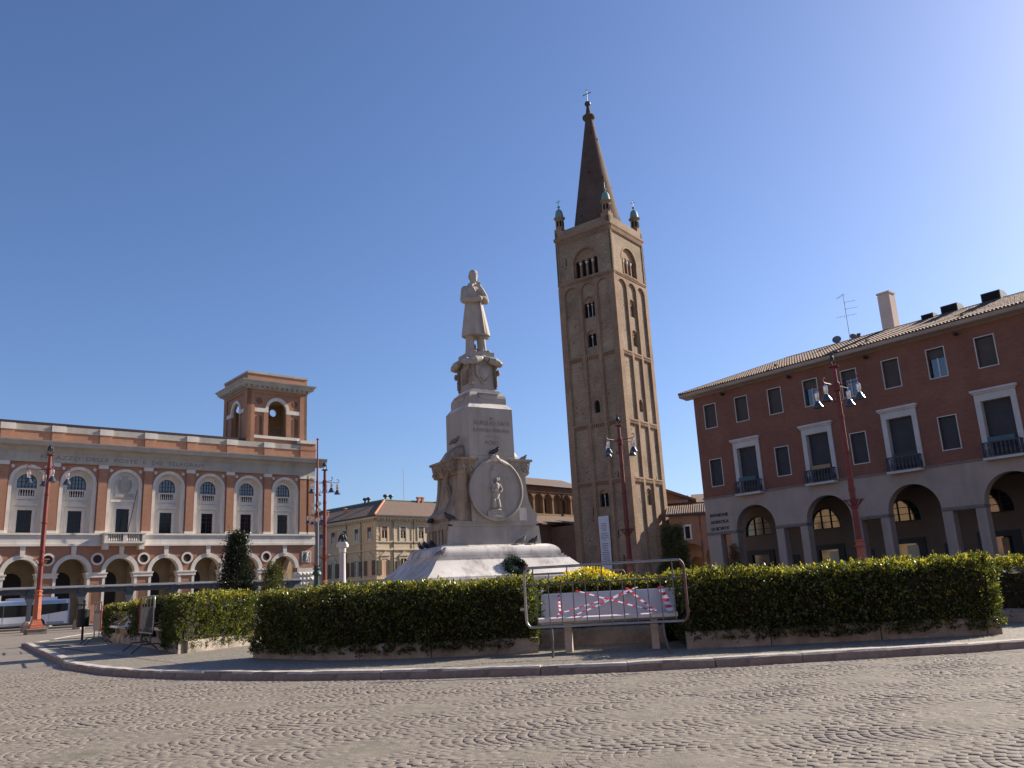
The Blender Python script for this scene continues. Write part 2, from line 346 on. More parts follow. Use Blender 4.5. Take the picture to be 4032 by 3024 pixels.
def np_mesh(name, V, F4, mat, parent=None, kind=None, extra=None, midx=None):
    me = bpy.data.meshes.new(name); nv, nf = len(V), len(F4)
    me.vertices.add(nv); me.vertices.foreach_set('co', np.asarray(V, np.float32).ravel())
    me.loops.add(nf * 4); me.loops.foreach_set('vertex_index', np.asarray(F4, np.int32).ravel())
    me.polygons.add(nf); me.polygons.foreach_set('loop_start', np.arange(0, nf * 4, 4, dtype=np.int32))
    me.materials.append(mat)
    if extra: me.materials.append(extra)
    if midx is not None: me.polygons.foreach_set('material_index', np.asarray(midx, np.int32))
    me.update(calc_edges=True)
    o = bpy.data.objects.new(name, me); col.objects.link(o)
    if parent is not None: o.parent = parent
    if kind: o['kind'] = kind
    return o
def rotmat(az_from, az_to): return None
# ------------------------------------------------------------------ ground, cobbles, island
def cobble_mat(name, c, world=True):
    m, t, b = _base(name)
    g = N(t, 'NewGeometry'); pos = g.outputs['Position']
    f = ramp(t, noise(t, pos, 7.5, 1), 0.25, 0.75); f1 = ramp(t, noise(t, pos, 0.5, 5), 0.3, 0.7); f2 = ramp(t, noise(t, pos, 60, 3), 0.3, 0.7)
    cc = mixc(t, f, sc3(c, 0.74), sc3(c, 1.22)); cc = mixc(t, f1, cc, mixc(t, 1.0, cc, (0.86, 0.85, 0.87), 'MULTIPLY')); cc = mixc(t, f2, cc, mixc(t, 1.0, cc, (0.85, 0.84, 0.83), 'MULTIPLY'))
    t.links.new(cc, b.inputs['Base Color']); b.inputs['Roughness'].default_value = 0.8; b.inputs['Specular IOR Level'].default_value = 0.25
    bp = N(t, 'Bump'); bp.inputs['Strength'].default_value = 0.35; bp.inputs['Distance'].default_value = 0.01
    t.links.new(noise(t, pos, 45, 4), bp.inputs['Height']); t.links.new(bp.outputs[0], b.inputs['Normal'])
    return m
def paving_mat(name, c, joint, scale):
    m, t, b = _base(name)
    g = N(t, 'NewGeometry'); pos = g.outputs['Position']
    v = N(t, 'TexVoronoi', feature='DISTANCE_TO_EDGE'); v.inputs['Scale'].default_value = scale; t.links.new(pos, v.inputs['Vector'])
    e = ramp(t, v.outputs['Distance'], 0.02, 0.10)
    v2 = N(t, 'TexVoronoi'); v2.inputs['Scale'].default_value = scale; t.links.new(pos, v2.inputs['Vector'])
    sp = N(t, 'SeparateColor'); t.links.new(v2.outputs['Color'], sp.inputs[0])
    cc = mixc(t, sp.outputs[0], sc3(c, 0.84), sc3(c, 1.15))
    cc = mixc(t, ramp(t, noise(t, pos, 0.35, 6), 0.3, 0.7), cc, mixc(t, 1.0, cc, (0.84, 0.83, 0.82), 'MULTIPLY'))
    cc = mixc(t, e, joint, cc)
    t.links.new(cc, b.inputs['Base Color']); b.inputs['Roughness'].default_value = 0.7; b.inputs['Specular IOR Level'].default_value = 0.4
    bp = N(t, 'Bump'); bp.inputs['Strength'].default_value = 0.5; bp.inputs['Distance'].default_value = 0.012
    t.links.new(e, bp.inputs['Height']); t.links.new(bp.outputs[0], b.inputs['Normal'])
    return m
COBB = cobble_mat('porphyry_cobble', (0.262, 0.224, 0.186))
GROUND = paving_mat('distant_porphyry_paving', (0.258, 0.22, 0.183), (0.15, 0.128, 0.105), 10.5)
JOINT = M('sandy_joint_fill', (0.205, 0.178, 0.142), 0.95, 0.3, 3.0, 0.4, 60, world=True, stain=(0.10, 0.105, 0.06), stain_amt=0.6, stain_scale=1.2)
PAVE = paving_mat('island_porphyry_paving', (0.265, 0.232, 0.185), (0.155, 0.135, 0.105), 10.5)

gm = MB(); gm.add([(-500, -300, 0), (500, -300, 0), (500, 700, 0), (-500, 700, 0)], [(0, 1, 2, 3)])
ground = gm.build('ground', GROUND, kind='structure')

def catmull(P, k=10):
    out = []
    for i in range(len(P) - 1):
        p0, p1, p2, p3 = P[max(i - 1, 0)], P[i], P[i + 1], P[min(i + 2, len(P) - 1)]
        for j in range(k):
            t = j / k
            out.append(tuple(0.5 * ((2 * p1[a]) + (-p0[a] + p2[a]) * t + (2 * p0[a] - 5 * p1[a] + 4 * p2[a] - p3[a]) * t * t + (-p0[a] + 3 * p1[a] - 3 * p2[a] + p3[a]) * t ** 3) for a in (0, 1)))
    out.append(P[-1]); return out
def resample(P, step):
    P = [np.array(p) for p in P]; out = [P[0]]; acc = 0.0
    for a, b in zip(P[:-1], P[1:]):
        L = np.linalg.norm(b - a); d = step - acc
        while d <= L:
            out.append(a + (b - a) * d / L); d += step
        acc = (acc + L) % step if L < (step - acc) else L - (d - step)
    return out
front = catmull([(-10.6, 19.75), (-9.9, 18.6), (-9.1, 17.6), (-7.63, 15.85), (-6.05, 14.45), (-4.13, 13.19), (-2.93, 12.6), (-0.61, 11.85), (1.74, 11.52), (4.32, 11.6), (6.67, 11.86), (9.0, 12.6), (11.5, 14.2), (14, 17.5), (15.5, 22)], 12)
leftside = [(-10.6, 19.75), (-19.44, 33.4)]
backside = catmull([(-19.44, 33.4), (-19.5, 34.4), (-22.3, 44.2), (-20, 52), (-12, 57), (0, 56), (10, 50), (15, 40), (16.5, 30), (15.5, 22)], 10)
outline = list(reversed(leftside)) [:-1] + front + list(reversed(backside))[1:-1]      # closed, counter-clockwise
KH = 0.12
def inset(P, d_):
    n = len(P); out = []
    for i in range(n):
        a, b, c_ = np.array(P[i - 1]), np.array(P[i]), np.array(P[(i + 1) % n]); t_ = c_ - a; t_ = t_ / np.linalg.norm(t_)
        out.append(tuple(b + np.array([-t_[1], t_[0]]) * d_))
    return out
outline = inset(outline, 0.13)
pv = MB(); n_ = len(outline)
pv.v = [(x, y, KH) for x, y in outline] + [(x, y, -0.05) for x, y in outline]
pv.f = [tuple(range(n_))] + [(i, n_ + i, n_ + (i + 1) % n_, (i + 1) % n_) for i in range(n_)]
island = pv.build('island_pavement', PAVE, kind='structure')

# kerb: each stone a piece of its own
kerb = bpy.data.objects.new('kerb', None); col.objects.link(kerb); kerb['kind'] = 'structure'
def kerb_run(path, step, gap, w_=0.24):
    pts = resample(path, step)
    for a, b in zip(pts[:-1], pts[1:]):
        L = np.linalg.norm(b - a); d = (b - a) / L; nrm = np.array([d[1], -d[0]])       # outward (towards the road)
        ln = L - gap * random.uniform(0.5, 1.9); hb = KH + 0.012 + random.uniform(-0.006, 0.007)
        ch = 0.018 + random.uniform(0, 0.012)
        prof = [(0.0, -0.04), (0.02, hb - ch), (0.02 + ch, hb), (w_, hb), (w_, -0.04)]  # offset inward, z
        mb = MB(); K = 5; rings = []
        for k in range(K + 1):
            s_ = ln * k / K
            jit = [(random.uniform(-.004, .004), random.uniform(-.004, .003)) for _ in prof]
            if k in (0, K): jit = [(j[0] + 0.004, j[1] - 0.004) for j in jit]
            rings.append([(s_, o + j[0], z + (j[1] if z > 0 else 0)) for (o, z), j in zip(prof, jit)])
        mb.loft(rings)
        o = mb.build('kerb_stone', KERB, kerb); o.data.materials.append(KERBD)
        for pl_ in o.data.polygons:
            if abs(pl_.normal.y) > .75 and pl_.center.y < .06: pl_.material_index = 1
        o.location = (a[0] + nrm[0] * 0.02, a[1] + nrm[1] * 0.02, 0)
        o.rotation_euler = (0, 0, math.atan2(d[1], d[0]))
        o.location.z += random.uniform(-.004, .004)
kerb_run(front, 1.16, 0.012)
kerb_run([(-19.44, 33.4), (-10.75, 20.0)], 1.2, 0.012)
kerb_run(list(reversed(backside))[-30:], 1.3, 0.012)

# cobbles in segmental arcs
def frontier(x):        # kerb line y at x
    for (xa, ya), (xb, yb) in zip(front[:-1], front[1:]):
        if xa <= x <= xb: return ya + (yb - ya) * (x - xa) / (xb - xa)
    return 19.5 + (-10.6 - x) * 1.55 if x < -10.6 else 13
fr_x = np.linspace(-24, 15, 400); fr_y = np.array([frontier(x) for x in fr_x])
road = bpy.data.objects.new('cobbled_road', None); col.objects.link(road); road['kind'] = 'structure'
W_, p_, sag = 1.15, 0.086, 0.36
cs = []
a0 = R(9); ca, sa = math.cos(a0), math.sin(a0)
for j in range(-11, 38):
    yc = j * W_
    for n in range(-380, 300):
        xb = n * p_ + (0.05 if j % 2 else 0)
        t = -W_ / 2 + random.uniform(0, 0.03)
        while t < W_ / 2 - 0.02:
            wd = random.uniform(0.074, 0.100)
            tt = t + wd / 2; q = tt / (W_ / 2)
            lx = xb + sag * q * q; ly = yc + tt
            x = lx * ca - ly * sa; y = lx * sa + ly * ca
            t += wd
            if not (3.9 < y < 22) or abs(x) > 0.78 * y + 1.0 or x > 0.72 * y: continue
            cs.append((x, y, a0 + math.atan2(1.0, 2 * sag * q / (W_ / 2)) - math.pi / 2, wd))
cs = np.array(cs)
fy = np.interp(cs[:, 0], fr_x, fr_y)
dfy = np.gradient(fr_y, fr_x); sl_ = np.interp(cs[:, 0], fr_x, dfy)
keep = (fy - cs[:, 1]) / np.sqrt(1 + sl_ ** 2) > 0.09
cs = cs[keep & (cs[:, 1] < 17.5)]
print('cobbles', len(cs))
# view of the photograph: largest = nearest ones inside the frame
cx_, cy_ = cs[:, 0], cs[:, 1]
dep = cy_ * math.cos(PITCH) - EYE * math.sin(PITCH)
px = (cx_ * math.cos(ROLL) + 0) / dep; py = (cy_ * -math.sin(PITCH) - EYE * math.cos(PITCH)) / dep
ix = px * math.cos(0) ; inside = (np.abs(px) < 0.60) & (py > -0.475 + 0.052 * px)
order = np.where(inside)[0]; order = order[np.argsort(np.hypot(cx_[order], cy_[order]))][:300]
big = np.zeros(len(cs), bool); big[order] = True
def cobble_geo(wd, ln, hz, jit):
    hw, hl = wd / 2 - 0.003, ln / 2 - 0.003; c_ = 0.010
    base = [(-hl, -hw), (hl, -hw), (hl, hw), (-hl, hw)]
    v = [(x, y, -0.03) for x, y in base] + [(x + jit[k % 4] * .004, y + jit[(k + 1) % 4] * .004, hz - 0.005) for k, (x, y) in enumerate(base)]
    v += [(x * (1 - c_ / hl) + jit[k] * .003, y * (1 - c_ / hw), hz + jit[(k + 2) % 4] * 0.0012) for k, (x, y) in enumerate(base)]
    f = [(8, 9, 10, 11)]
    for k in range(4):
        l = (k + 1) % 4; f += [(k, l, 4 + l, 4 + k), (4 + k, 4 + l, 8 + l, 8 + k)]
    return v, f
protos = []
for k in range(8):
    v, f = cobble_geo(random.uniform(.078, .096), .085, 0.015, [random.uniform(-1, 1) for _ in range(4)])
    mb = MB(); mb.add(v, f); protos.append(mb.mesh('cobble', COBB))
for i in order:
    o = bpy.data.objects.new('cobble', protos[random.randrange(8)]); col.objects.link(o); o.parent = road
    o.location = (cs[i, 0], cs[i, 1], random.uniform(-.002, .0015)); o.rotation_euler = (random.uniform(-.014, .014), random.uniform(-.014, .014), cs[i, 2] + random.uniform(-.05, .05))
rest = cs[~big]; VV = np.zeros((len(rest), 12, 3)); 
for k, (x, y, a, wd) in enumerate(rest):
    v, f = cobble_geo(wd, .085 + random.uniform(-.006, .002), 0.0150 + random.uniform(-.0022, .0018), [random.uniform(-1, 1) for _ in range(4)])
    v = np.array(v); a += random.uniform(-.05, .05); c_, s_ = math.cos(a), math.sin(a)
    VV[k, :, 0] = x + v[:, 0] * c_ - v[:, 1] * s_; VV[k, :, 1] = y + v[:, 0] * s_ + v[:, 1] * c_; VV[k, :, 2] = v[:, 2] + v[:, 0] * random.uniform(-.018, .018) + v[:, 1] * random.uniform(-.018, .018)
FF = (np.array(f)[None] + (np.arange(len(rest)) * 12)[:, None, None]).reshape(-1, 4)
np_mesh('cobbles_beyond', VV.reshape(-1, 3), FF, COBB, road, 'stuff')
gx, gy = 260, 130; jv = np.zeros((gx, gy, 3)); xs_ = np.linspace(-14.5, 12.5, gx)
for i, x in enumerate(xs_):
    yf = max(min(float(np.interp(x, fr_x, fr_y)) - 0.05, 17.6), 3.4); yy = np.linspace(3.0, yf, gy)
    h = np.sin(1.9 * x + 1.1 * yy) * np.cos(1.3 * yy - .7 * x) + .7 * np.sin(4.3 * x - 2.9 * yy + 1) + .6 * np.cos(6.1 * yy + 3.3 * x) + .5 * rng.normal(size=gy)
    jv[i, :, 0] = x; jv[i, :, 1] = yy; jv[i, :, 2] = np.clip(0.0118 + 0.0026 * h, 0.004, 0.0158)
ii = np.arange(gx * gy).reshape(gx, gy); jf = np.stack([ii[:-1, :-1], ii[1:, :-1], ii[1:, 1:], ii[:-1, 1:]], -1).reshape(-1, 4)
np_mesh('joint_bed', jv.reshape(-1, 3), jf, JOINT, road)

# ------------------------------------------------------------------ leaves
def leaves(P, Nn, size, aspect=0.5, up=0.25, rnd=0.75):
    n = len(P); r1 = rng.normal(size=(n, 3)); d = Nn * 0.8 + r1 * rnd; d[:, 2] += up; d /= np.linalg.norm(d, axis=1)[:, None]
    s_ = np.cross(d, rng.normal(size=(n, 3))); s_ /= np.linalg.norm(s_, axis=1)[:, None]
    L = size * rng.uniform(0.65, 1.35, n); Wd = L * aspect
    V = np.empty((n, 4, 3)); V[:, 0] = P; V[:, 1] = P + d * (L * .5)[:, None] + s_ * (Wd * .5)[:, None]
    V[:, 2] = P + d * L[:, None]; V[:, 3] = P + d * (L * .5)[:, None] - s_ * (Wd * .5)[:, None]
    F = np.arange(n * 4).reshape(n, 4); return V.reshape(-1, 3), F
def lump(x, y, z, s=1.0, ph=0.0):
    return (np.sin(2.1 * s * x + 1.3 + ph) * np.cos(1.7 * s * y + .4) + .6 * np.sin(4.7 * s * x + 3 * s * z + ph) + .6 * np.cos(5.3 * s * y - 4.1 * s * z) + .45 * np.sin(9.7 * s * (x + y) + 7 * s * z)) / 2.4
def TOPW(x, y): return 0.022 * np.sin(1.35 * x + .8 * y) + 0.016 * np.sin(3.1 * x - 1.7 * y + 1) + .012 * np.sin(6.7 * x + 2 * y)
def hedge(name, label, poly, z0, z1, dens, size=0.048, young=0.3, group='box hedges round the monument', leaf=None, leaf2=None, rough=0.09, tdens=2600, cat='hedge', bottom_skip=0.0, core=0.13):
    """poly counter-clockwise footprint; dens leaves per m2 for each side (list) or one number"""
    t = thing(name, label, cat, (0, 0, 0), 0, group)
    P = [np.array(p, float) for p in poly]; n = len(P); cen = sum(P) / n
    # inner twig core
    ins = []
    for i in range(n):
        a, b, c_ = P[i - 1], P[i], P[(i + 1) % n]
        n1 = np.array([b[1] - a[1], a[0] - b[0]]); n1 /= np.linalg.norm(n1); n2 = np.array([c_[1] - b[1], b[0] - c_[0]]); n2 /= np.linalg.norm(n2)
        m = n1 + n2; m /= max(np.linalg.norm(m), .3); ins.append(b - m * core)
    mb = MB(); mb.loft([[(p[0], p[1], z) for p in ins] for z in (z0 - 0.05, z1 - 0.22)] + [[tuple(np.append(p + (cen - p) * .14, z1 - .10)) for p in ins]]); mb.build('branches', TWIG, t)
    VS, FS, MI, off = [], [], [], 0
    dl = dens if isinstance(dens, (list, tuple)) else [dens] * n
    for i in range(n):
        a, b = P[i], P[(i + 1) % n]; L = np.linalg.norm(b - a); H = z1 - z0; SP = 10; k = int(L * H * dl[i] / SP)
        if k < 1: continue
        s_ = rng.uniform(0, 1, k); zz = z0 + bottom_skip + (H - bottom_skip) * rng.uniform(0, 1, k); nr = np.array([b[1] - a[1], a[0] - b[0]]) / L
        xy = a + (b - a) * s_[:, None]; lp = lump(xy[:, 0], xy[:, 1], zz, 1.3, i); depth = rng.uniform(-.10, .03, k) + rough * lp + .035 * np.sin(1.1 * xy[:, 0] + 2.3 * zz + i)
        edge = np.clip((zz - (z1 - 0.26)) / 0.26, 0, 1) ** 2 * 0.20; depth -= edge; zz = zz + np.clip((zz - z0) / (z1 - z0), 0, 1) * TOPW(xy[:, 0], xy[:, 1])
        xy = xy + nr * depth[:, None]; p = np.column_stack([xy, zz]); tilt = np.clip((zz - (z1 - .3)) / .3, 0, 1)
        nn = np.column_stack([np.tile(nr, (k, 1)) + .5 * rng.normal(size=(k, 2)), .35 + 1.1 * tilt + .3 * rng.normal(size=k)]); nn /= np.linalg.norm(nn, axis=1)[:, None]
        along = rng.uniform(-.035, .055, (k, SP, 1)); p = (p[:, None] + nn[:, None] * along + rng.normal(size=(k, SP, 3)) * .016 * size / .048).reshape(-1, 3); nn = np.repeat(nn, SP, 0)
        V, F = leaves(p, nn, size, rnd=.6); VS.append(V); FS.append(F + off); off += len(V)
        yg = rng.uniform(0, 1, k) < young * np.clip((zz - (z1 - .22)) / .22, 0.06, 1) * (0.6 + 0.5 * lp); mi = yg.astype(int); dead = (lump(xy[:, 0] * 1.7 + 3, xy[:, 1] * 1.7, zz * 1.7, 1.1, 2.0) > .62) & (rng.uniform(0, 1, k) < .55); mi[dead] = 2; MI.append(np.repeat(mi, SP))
    # top: rejection sampling in the polygon
    mn, mx = np.min(P, 0), np.max(P, 0); area = 0.5 * abs(sum(P[i][0] * P[(i + 1) % n][1] - P[(i + 1) % n][0] * P[i][1] for i in range(n)))
    td = tdens if tdens is not None else (max(dl)); k = int(td * np.prod(mx - mn) / 8); q = rng.uniform(mn, mx, (k, 2)); ins_ = np.zeros(k, bool); j = n - 1
    for i in range(n):
        xi, yi = P[i]; xj, yj = P[j]
        with np.errstate(divide='ignore', invalid='ignore'):
            c_ = ((yi > q[:, 1]) != (yj > q[:, 1])) & (q[:, 0] < (xj - xi) * (q[:, 1] - yi) / (yj - yi + 1e-12) + xi)
        ins_ ^= c_; j = i
    q = q[ins_]; k = len(q); lp = lump(q[:, 0], q[:, 1], q[:, 0] * 0, 1.5); zz = z1 - 0.045 + rough * 0.8 * lp + rng.uniform(-.06, .035, k) + TOPW(q[:, 0], q[:, 1])
    sprig = rng.uniform(0, 1, k) < 0.10; zz[sprig] += rng.uniform(0, .08, sprig.sum())
    c8 = np.repeat(np.column_stack([q, zz]), 8, 0); nn = np.repeat(np.column_stack([.45 * rng.normal(size=(k, 2)), np.ones(k)]), 8, 0); nn /= np.linalg.norm(nn, axis=1)[:, None]
    c8 = c8 + nn * rng.uniform(-.04, .05, (k * 8, 1)) + rng.normal(size=(k * 8, 3)) * .016 * size / .048
    V, F = leaves(c8, nn, size, rnd=0.55); VS.append(V); FS.append(F + off)
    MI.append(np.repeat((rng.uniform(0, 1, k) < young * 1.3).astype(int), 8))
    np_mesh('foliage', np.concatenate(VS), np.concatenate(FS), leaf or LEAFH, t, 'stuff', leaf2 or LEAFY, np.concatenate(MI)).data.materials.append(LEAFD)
    return t
SK = [1900, 250, 300, 250]
HZ0 = KH + 0.10
hedge('hedge', 'long dark box hedge left of the taped bench, in front of the monument', [(-5.25, 16.75), (-5.0, 16.35), (-3.45, 14.98), (-2.1, 14.45), (-0.72, 14.2), (0.16, 14.2), (0.20, 15.55), (-0.7, 15.75), (-2.4, 16.15), (-3.6, 16.9), (-4.3, 17.7)], HZ0, 1.31, [4200] * 5 + [2600, 300, 300, 300, 300, 900], young=0.30)
hedge('hedge', 'long dark box hedge right of the taped bench', [(2.52, 13.4), (3.6, 13.2), (5.39, 13.15), (7.2, 13.05), (7.28, 14.4), (5.4, 14.6), (3.6, 14.8), (2.56, 15.2)], HZ0, 1.245, [4200] * 3 + [3600, 300, 300, 300, 1200], young=0.30)
hedge('hedge', 'low box hedge seen behind the backrest of the taped bench', [(0.16, 15.85), (1.35, 15.62), (2.56, 15.4), (3.6, 15.0), (4.2, 16.3), (2.6, 16.7), (0.3, 17.1)], HZ0, 1.24, [3200] * 3 + [300, 300, 300, 600], young=0.45)
hedge('hedge', 'sunlit end block of hedge left of the long hedge, beyond the path gap', [(-7.85, 19.75), (-6.95, 22.4), (-8.3, 23.2), (-9.05, 21.6)], HZ0, 1.42, [3400, 500, 500, 3400], size=0.052, young=0.42)
hedge('hedge', 'box hedge between the two barriers at the far left', [(-10.35, 23.75), (-9.2, 25.6), (-11.3, 29.0), (-12.75, 27.6)], HZ0, 1.40, [500, 400, 500, 900], size=0.06, young=0.42)
hedge('hedge', 'dark strip of hedge behind the left bench', [(-8.45, 22.1), (-7.65, 23.7), (-8.65, 25.6), (-9.55, 23.9)], HZ0, 1.25, [300, 300, 300, 500], size=0.06, young=0.3)
hedge('hedge', 'far end of hedge beside the black litter bin', [(-14.75, 30.7), (-13.6, 32.5), (-15.6, 35.6), (-16.7, 33.9)], HZ0, 1.34, [400, 400, 400, 700], size=0.07, young=0.4)
hedge('hedge', 'strip of hedge behind the farthest bench', [(-12.7, 28.9), (-11.65, 30.7), (-12.85, 32.8), (-14.05, 30.9)], HZ0, 1.28, [300, 300, 300, 500], size=0.07, young=0.35)
hedge('hedge', 'box hedge at the right picture edge beyond the long right hedge', [(8.55, 15.75), (9.6, 15.2), (12.5, 17.2), (13.8, 20.0), (12.4, 21.0), (10.5, 18.2), (8.9, 17.3)], HZ0, 1.19, [1400, 900, 500, 200, 200, 300, 700], young=0.4)
# yellow shrub: round mound
yb = thing('yellow_shrub', 'bright yellow leafed shrub rising above the hedge behind the bench', 'shrub')
k = 6500; th = rng.uniform(0, 2 * np.pi, k); ph = np.arccos(rng.uniform(-.15, 1, k)); dirs = np.column_stack([np.cos(th) * np.sin(ph), np.sin(th) * np.sin(ph), np.cos(ph)])
rad = np.array([0.95, 0.66, 0.62]); lp = lump(dirs[:, 0] * 2, dirs[:, 1] * 2, dirs[:, 2] * 2, 1.6)
Pp = dirs * rad * (0.86 + 0.13 * lp + rng.uniform(-.08, .06, k))[:, None] + np.array([1.34, 17.35, 0.92])
V, F = leaves(Pp, dirs, 0.055, 0.55, 0.35); np_mesh('foliage', V, F, LEAFYE, yb, 'stuff', LEAFH, (rng.uniform(0, 1, k) < np.clip(0.75 - 1.3 * (Pp[:, 2] - .85), 0.05, .8)).astype(int))
mb = MB(); mb.ell((1.38, 17.35, 0.86), (0.66, 0.5, 0.50)); mb.build('branches', TWIG, yb)

# stone borders of the beds
def border(name, label, path, top=0.38, wid=0.22, seg=1.5):
    t = bpy.data.objects.new(name, None); col.objects.link(t); t['kind'] = 'structure'
    pts = resample(path, 0.02); tot = len(pts); per = int(seg / 0.02); i = 0
    while i < tot - 8:
        j = min(i + int(per * random.uniform(.8, 1.25)), tot - 1)
        if tot - j < per * .35: j = tot - 1
        K = 7; rings = []
        for k in range(K + 1):
            idx = int(i + (j - i) * k / K); a = pts[max(idx - 3, 0)]; b = pts[min(idx + 3, tot - 1)]; d = (b - a) / np.linalg.norm(b - a); nr = np.array([-d[1], d[0]])
            p = pts[idx] + d * (0.008 if k == 0 else (-0.008 if k == K else 0))
            prof = [(0.0, KH - .04), (0.0, top - .06), (0.02, top - .02), (0.06, top), (wid, top), (wid, KH - .04)]
            e = 0.01 if k in (0, K) else 0
            rings.append([(p[0] + nr[0] * (o + e + random.uniform(-.006, .006)), p[1] + nr[1] * (o + random.uniform(-.006, .006)), z + (random.uniform(-.008, .006) - e if z > .2 else 0)) for o, z in prof])
        mb = MB(); mb.loft(rings); mb.build('border_slab', SLAB, t, smooth=True); i = j
    return t
border('bed_border', '', [(-5.35, 16.95), (-5.05, 16.5), (-3.42, 15.02), (-2.1, 14.5), (-0.72, 14.26), (0.22, 14.26)])
border('bed_border', '', [(2.48, 13.42), (3.6, 13.26), (5.39, 13.2), (7.24, 13.1), (7.3, 14.4)])
border('bed_border', '', [(0.26, 15.6), (1.4, 15.38), (2.46, 15.2)], top=0.42)
border('bed_border', '', [(-9.1, 21.75), (-7.9, 19.65), (-6.9, 22.6)], top=0.40)
border('bed_border', '', [(-16.8, 34.1), (-13.35, 28.4), (-10.2, 23.55), (-9.15, 21.8)], top=0.40)
border('bed_border', '', [(8.45, 16.6), (8.5, 15.75), (9.6, 15.1), (12.6, 17.1)], top=0.36)
RASX, RASY = 16.08, 72.23
CHX, CHY = 4.08, 120.93
# ------------------------------------------------------------------ post office palace
PO = thing('post_office_palace', 'long brick and white stone post office with arcade and corner belvedere', 'building', (-52.516, 85.10, 0), R(40.8))
BP = 4.79
XL, XR = -20.0, 34.5
bays = [1.715 + BP * k for k in range(-4, 7)]       # bay centres; -2.5 and below lie left of the frame
pils = [-0.68 + BP * k for k in range(-3, 8)]
HB = BP / 2
# prototypes at bay centre x=0
def bay_parts():
    P = []
    mb = MB(); mb.cell(-HB, HB, 0, 8.14, 0.0, 1.1, 0, 1.62, 0, 5.33); P.append(mb.build('arcade_wall', PBRICK, PO))
    mb = MB(); mb.arch_ring(0, 5.33, 1.5, 1.95, -.07, .9, 22); P.append(mb.build('archivolt', STONE, PO, smooth=True))
    mb = MB(); mb.prism([(-.20, 7.05), (.20, 7.05), (.27, 8.12), (-.27, 8.12)], -.17, .02); P.append(mb.build('keystone', STONE, PO))
    for s_ in (-1, 1):
        mb = MB(); mb.box(s_ * 1.5 if s_ > 0 else -1.78, 1.78 if s_ > 0 else -1.5, -.05, 1.0, 0, 4.82); P.append(mb.build('jamb', STONE, PO))
    mb = MB(); mb.cell(-HB, HB, 9.50, 16.96, .14, .60, 0, 1.66, 9.5, 14.85); P.append(mb.build('upper_wall', PBRICK, PO))
    mb = MB(); mb.arch_ring(0, 14.85, 1.5, 1.83, .06, .84, 22); mb.box(-1.83, -1.5, .06, .84, 9.51, 14.85); mb.box(1.5, 1.83, .06, .84, 9.51, 14.85)
    for s_ in (-1, 1): mb.box(s_ * 1.665 - .2, s_ * 1.665 + .2, .03, .52, 14.75, 14.9)
    P.append(mb.build('niche_arch', STONE, PO))
    for s_ in (-1, 1):
        mb = MB(); mb.lathe([(.18, 0), (.19, .03), (.15, .06), (.02, .075)], 14); mb.xf(Matrix.Translation((s_ * 1.56, .138, 16.45)) @ Matrix.Rotation(R(90), 4, 'X')); P.append(mb.build('medallion', STONE, PO, smooth=True))
    return P
proto = bay_parts()
for b in bays[1:]:
    for p in proto: inst(p, PO, (b, 0, 0))
for p in proto: p.location = (bays[0], 0, 0)
def win_bay():
    P = []
    mb = MB(); mb.cell(-1.52, 1.52, 9.5, 13.08, .46, .75, 0, .69, 9.55, 11.95, arch=False); mb.cell(-1.52, 1.52, 13.08, 16.45, .46, .75, 0, .93, 14.20, 14.84); P.append(mb.build('niche_wall', STONE, PO))
    mb = MB(); mb.box(-.98, -.69, .38, .50, 9.52, 12.22); mb.box(.69, .98, .38, .50, 9.52, 12.22); mb.box(-.98, .98, .379, .50, 11.96, 12.221); P.append(mb.build('door_surround', STONE, PO))
    mb = MB(); mb.prism([(-1.15, 12.40), (1.15, 12.40), (1.15, 12.50), (0, 13.06), (-1.15, 12.50)], .24, .5); P.append(mb.build('pediment', STONE, PO))
    mb = MB(); mb.box(-.92, .92, .36, .5, 13.12, 13.44); mb.box(-1.0, 1.0, .28, .52, 14.10, 14.21); mb.box(-.92, -.74, .36, .5, 13.44, 14.1); mb.box(.74, .92, .36, .5, 13.44, 14.1); mb.box(-1.12, 1.12, .30, .5, 13.06, 13.13); bp_ = mb.build('balustrade', STONE, PO); P.append(bp_)
    mb = MB(); mb.box(-.74, .74, .452, .458, 13.44, 14.1); mb.build('balustrade_shade', DARKV, bp_)  # flat dark sheet on the wall, painting the shade between the balusters
    for q in range(6):
        mb = MB(); x = -.60 + .24 * q; mb.lathe([(.035, 13.44), (.062, 13.55), (.062, 13.66), (.03, 13.85), (.035, 14.0), (.05, 14.1)], 8, (x, .41)); mb.build('baluster', STONE, bp_, smooth=True)
    mb = MB(); mb.arch_ring(0, 14.84, .86, .93, .60, .68, 18)
    for x in (-.93, -.50, -.17, .15, .48, .86): mb.box(x, x + .07, .60, .68, 14.2, 14.86 + math.sqrt(max(.0, .86 ** 2 - (abs(x) + .03) ** 2)) * (1 if abs(x) < .86 else 0))
    for z in (14.44, 14.90, 15.30): mb.box(-.9 if z < 15 else -.74, .9 if z < 15 else .74, .61, .67, z, z + .045)
    f_ = mb.build('arched_window', FRAME, PO); P.append(f_)
    mb = MB(); mb.lunette(0, 14.84, .92, 14.2, .66, .70); mb.build('pane', PANEL, f_)
    mb = MB()
    for x in (-.69, -.03, .62): mb.box(x, x + .07, .60, .68, 9.55, 11.95)
    for z in (9.56, 10.9, 11.40, 11.88): mb.box(-.68, .68, .61, .67, z, z + .06)
    for x in (.28,): mb.box(x, x + .03, .61, .66, 9.6, 11.4)
    for z in (10.0, 10.45): mb.box(.03, .64, .612, .66, z, z + .03)
    f_ = mb.build('french_window', FRAME, PO); P.append(f_)
    mb = MB(); mb.box(-.69, .69, .66, .70, 9.55, 11.95); mb.build('pane', PANEK, f_)
    return P
wproto = win_bay(); first = True
CRB = bays[6]       # the balcony bay
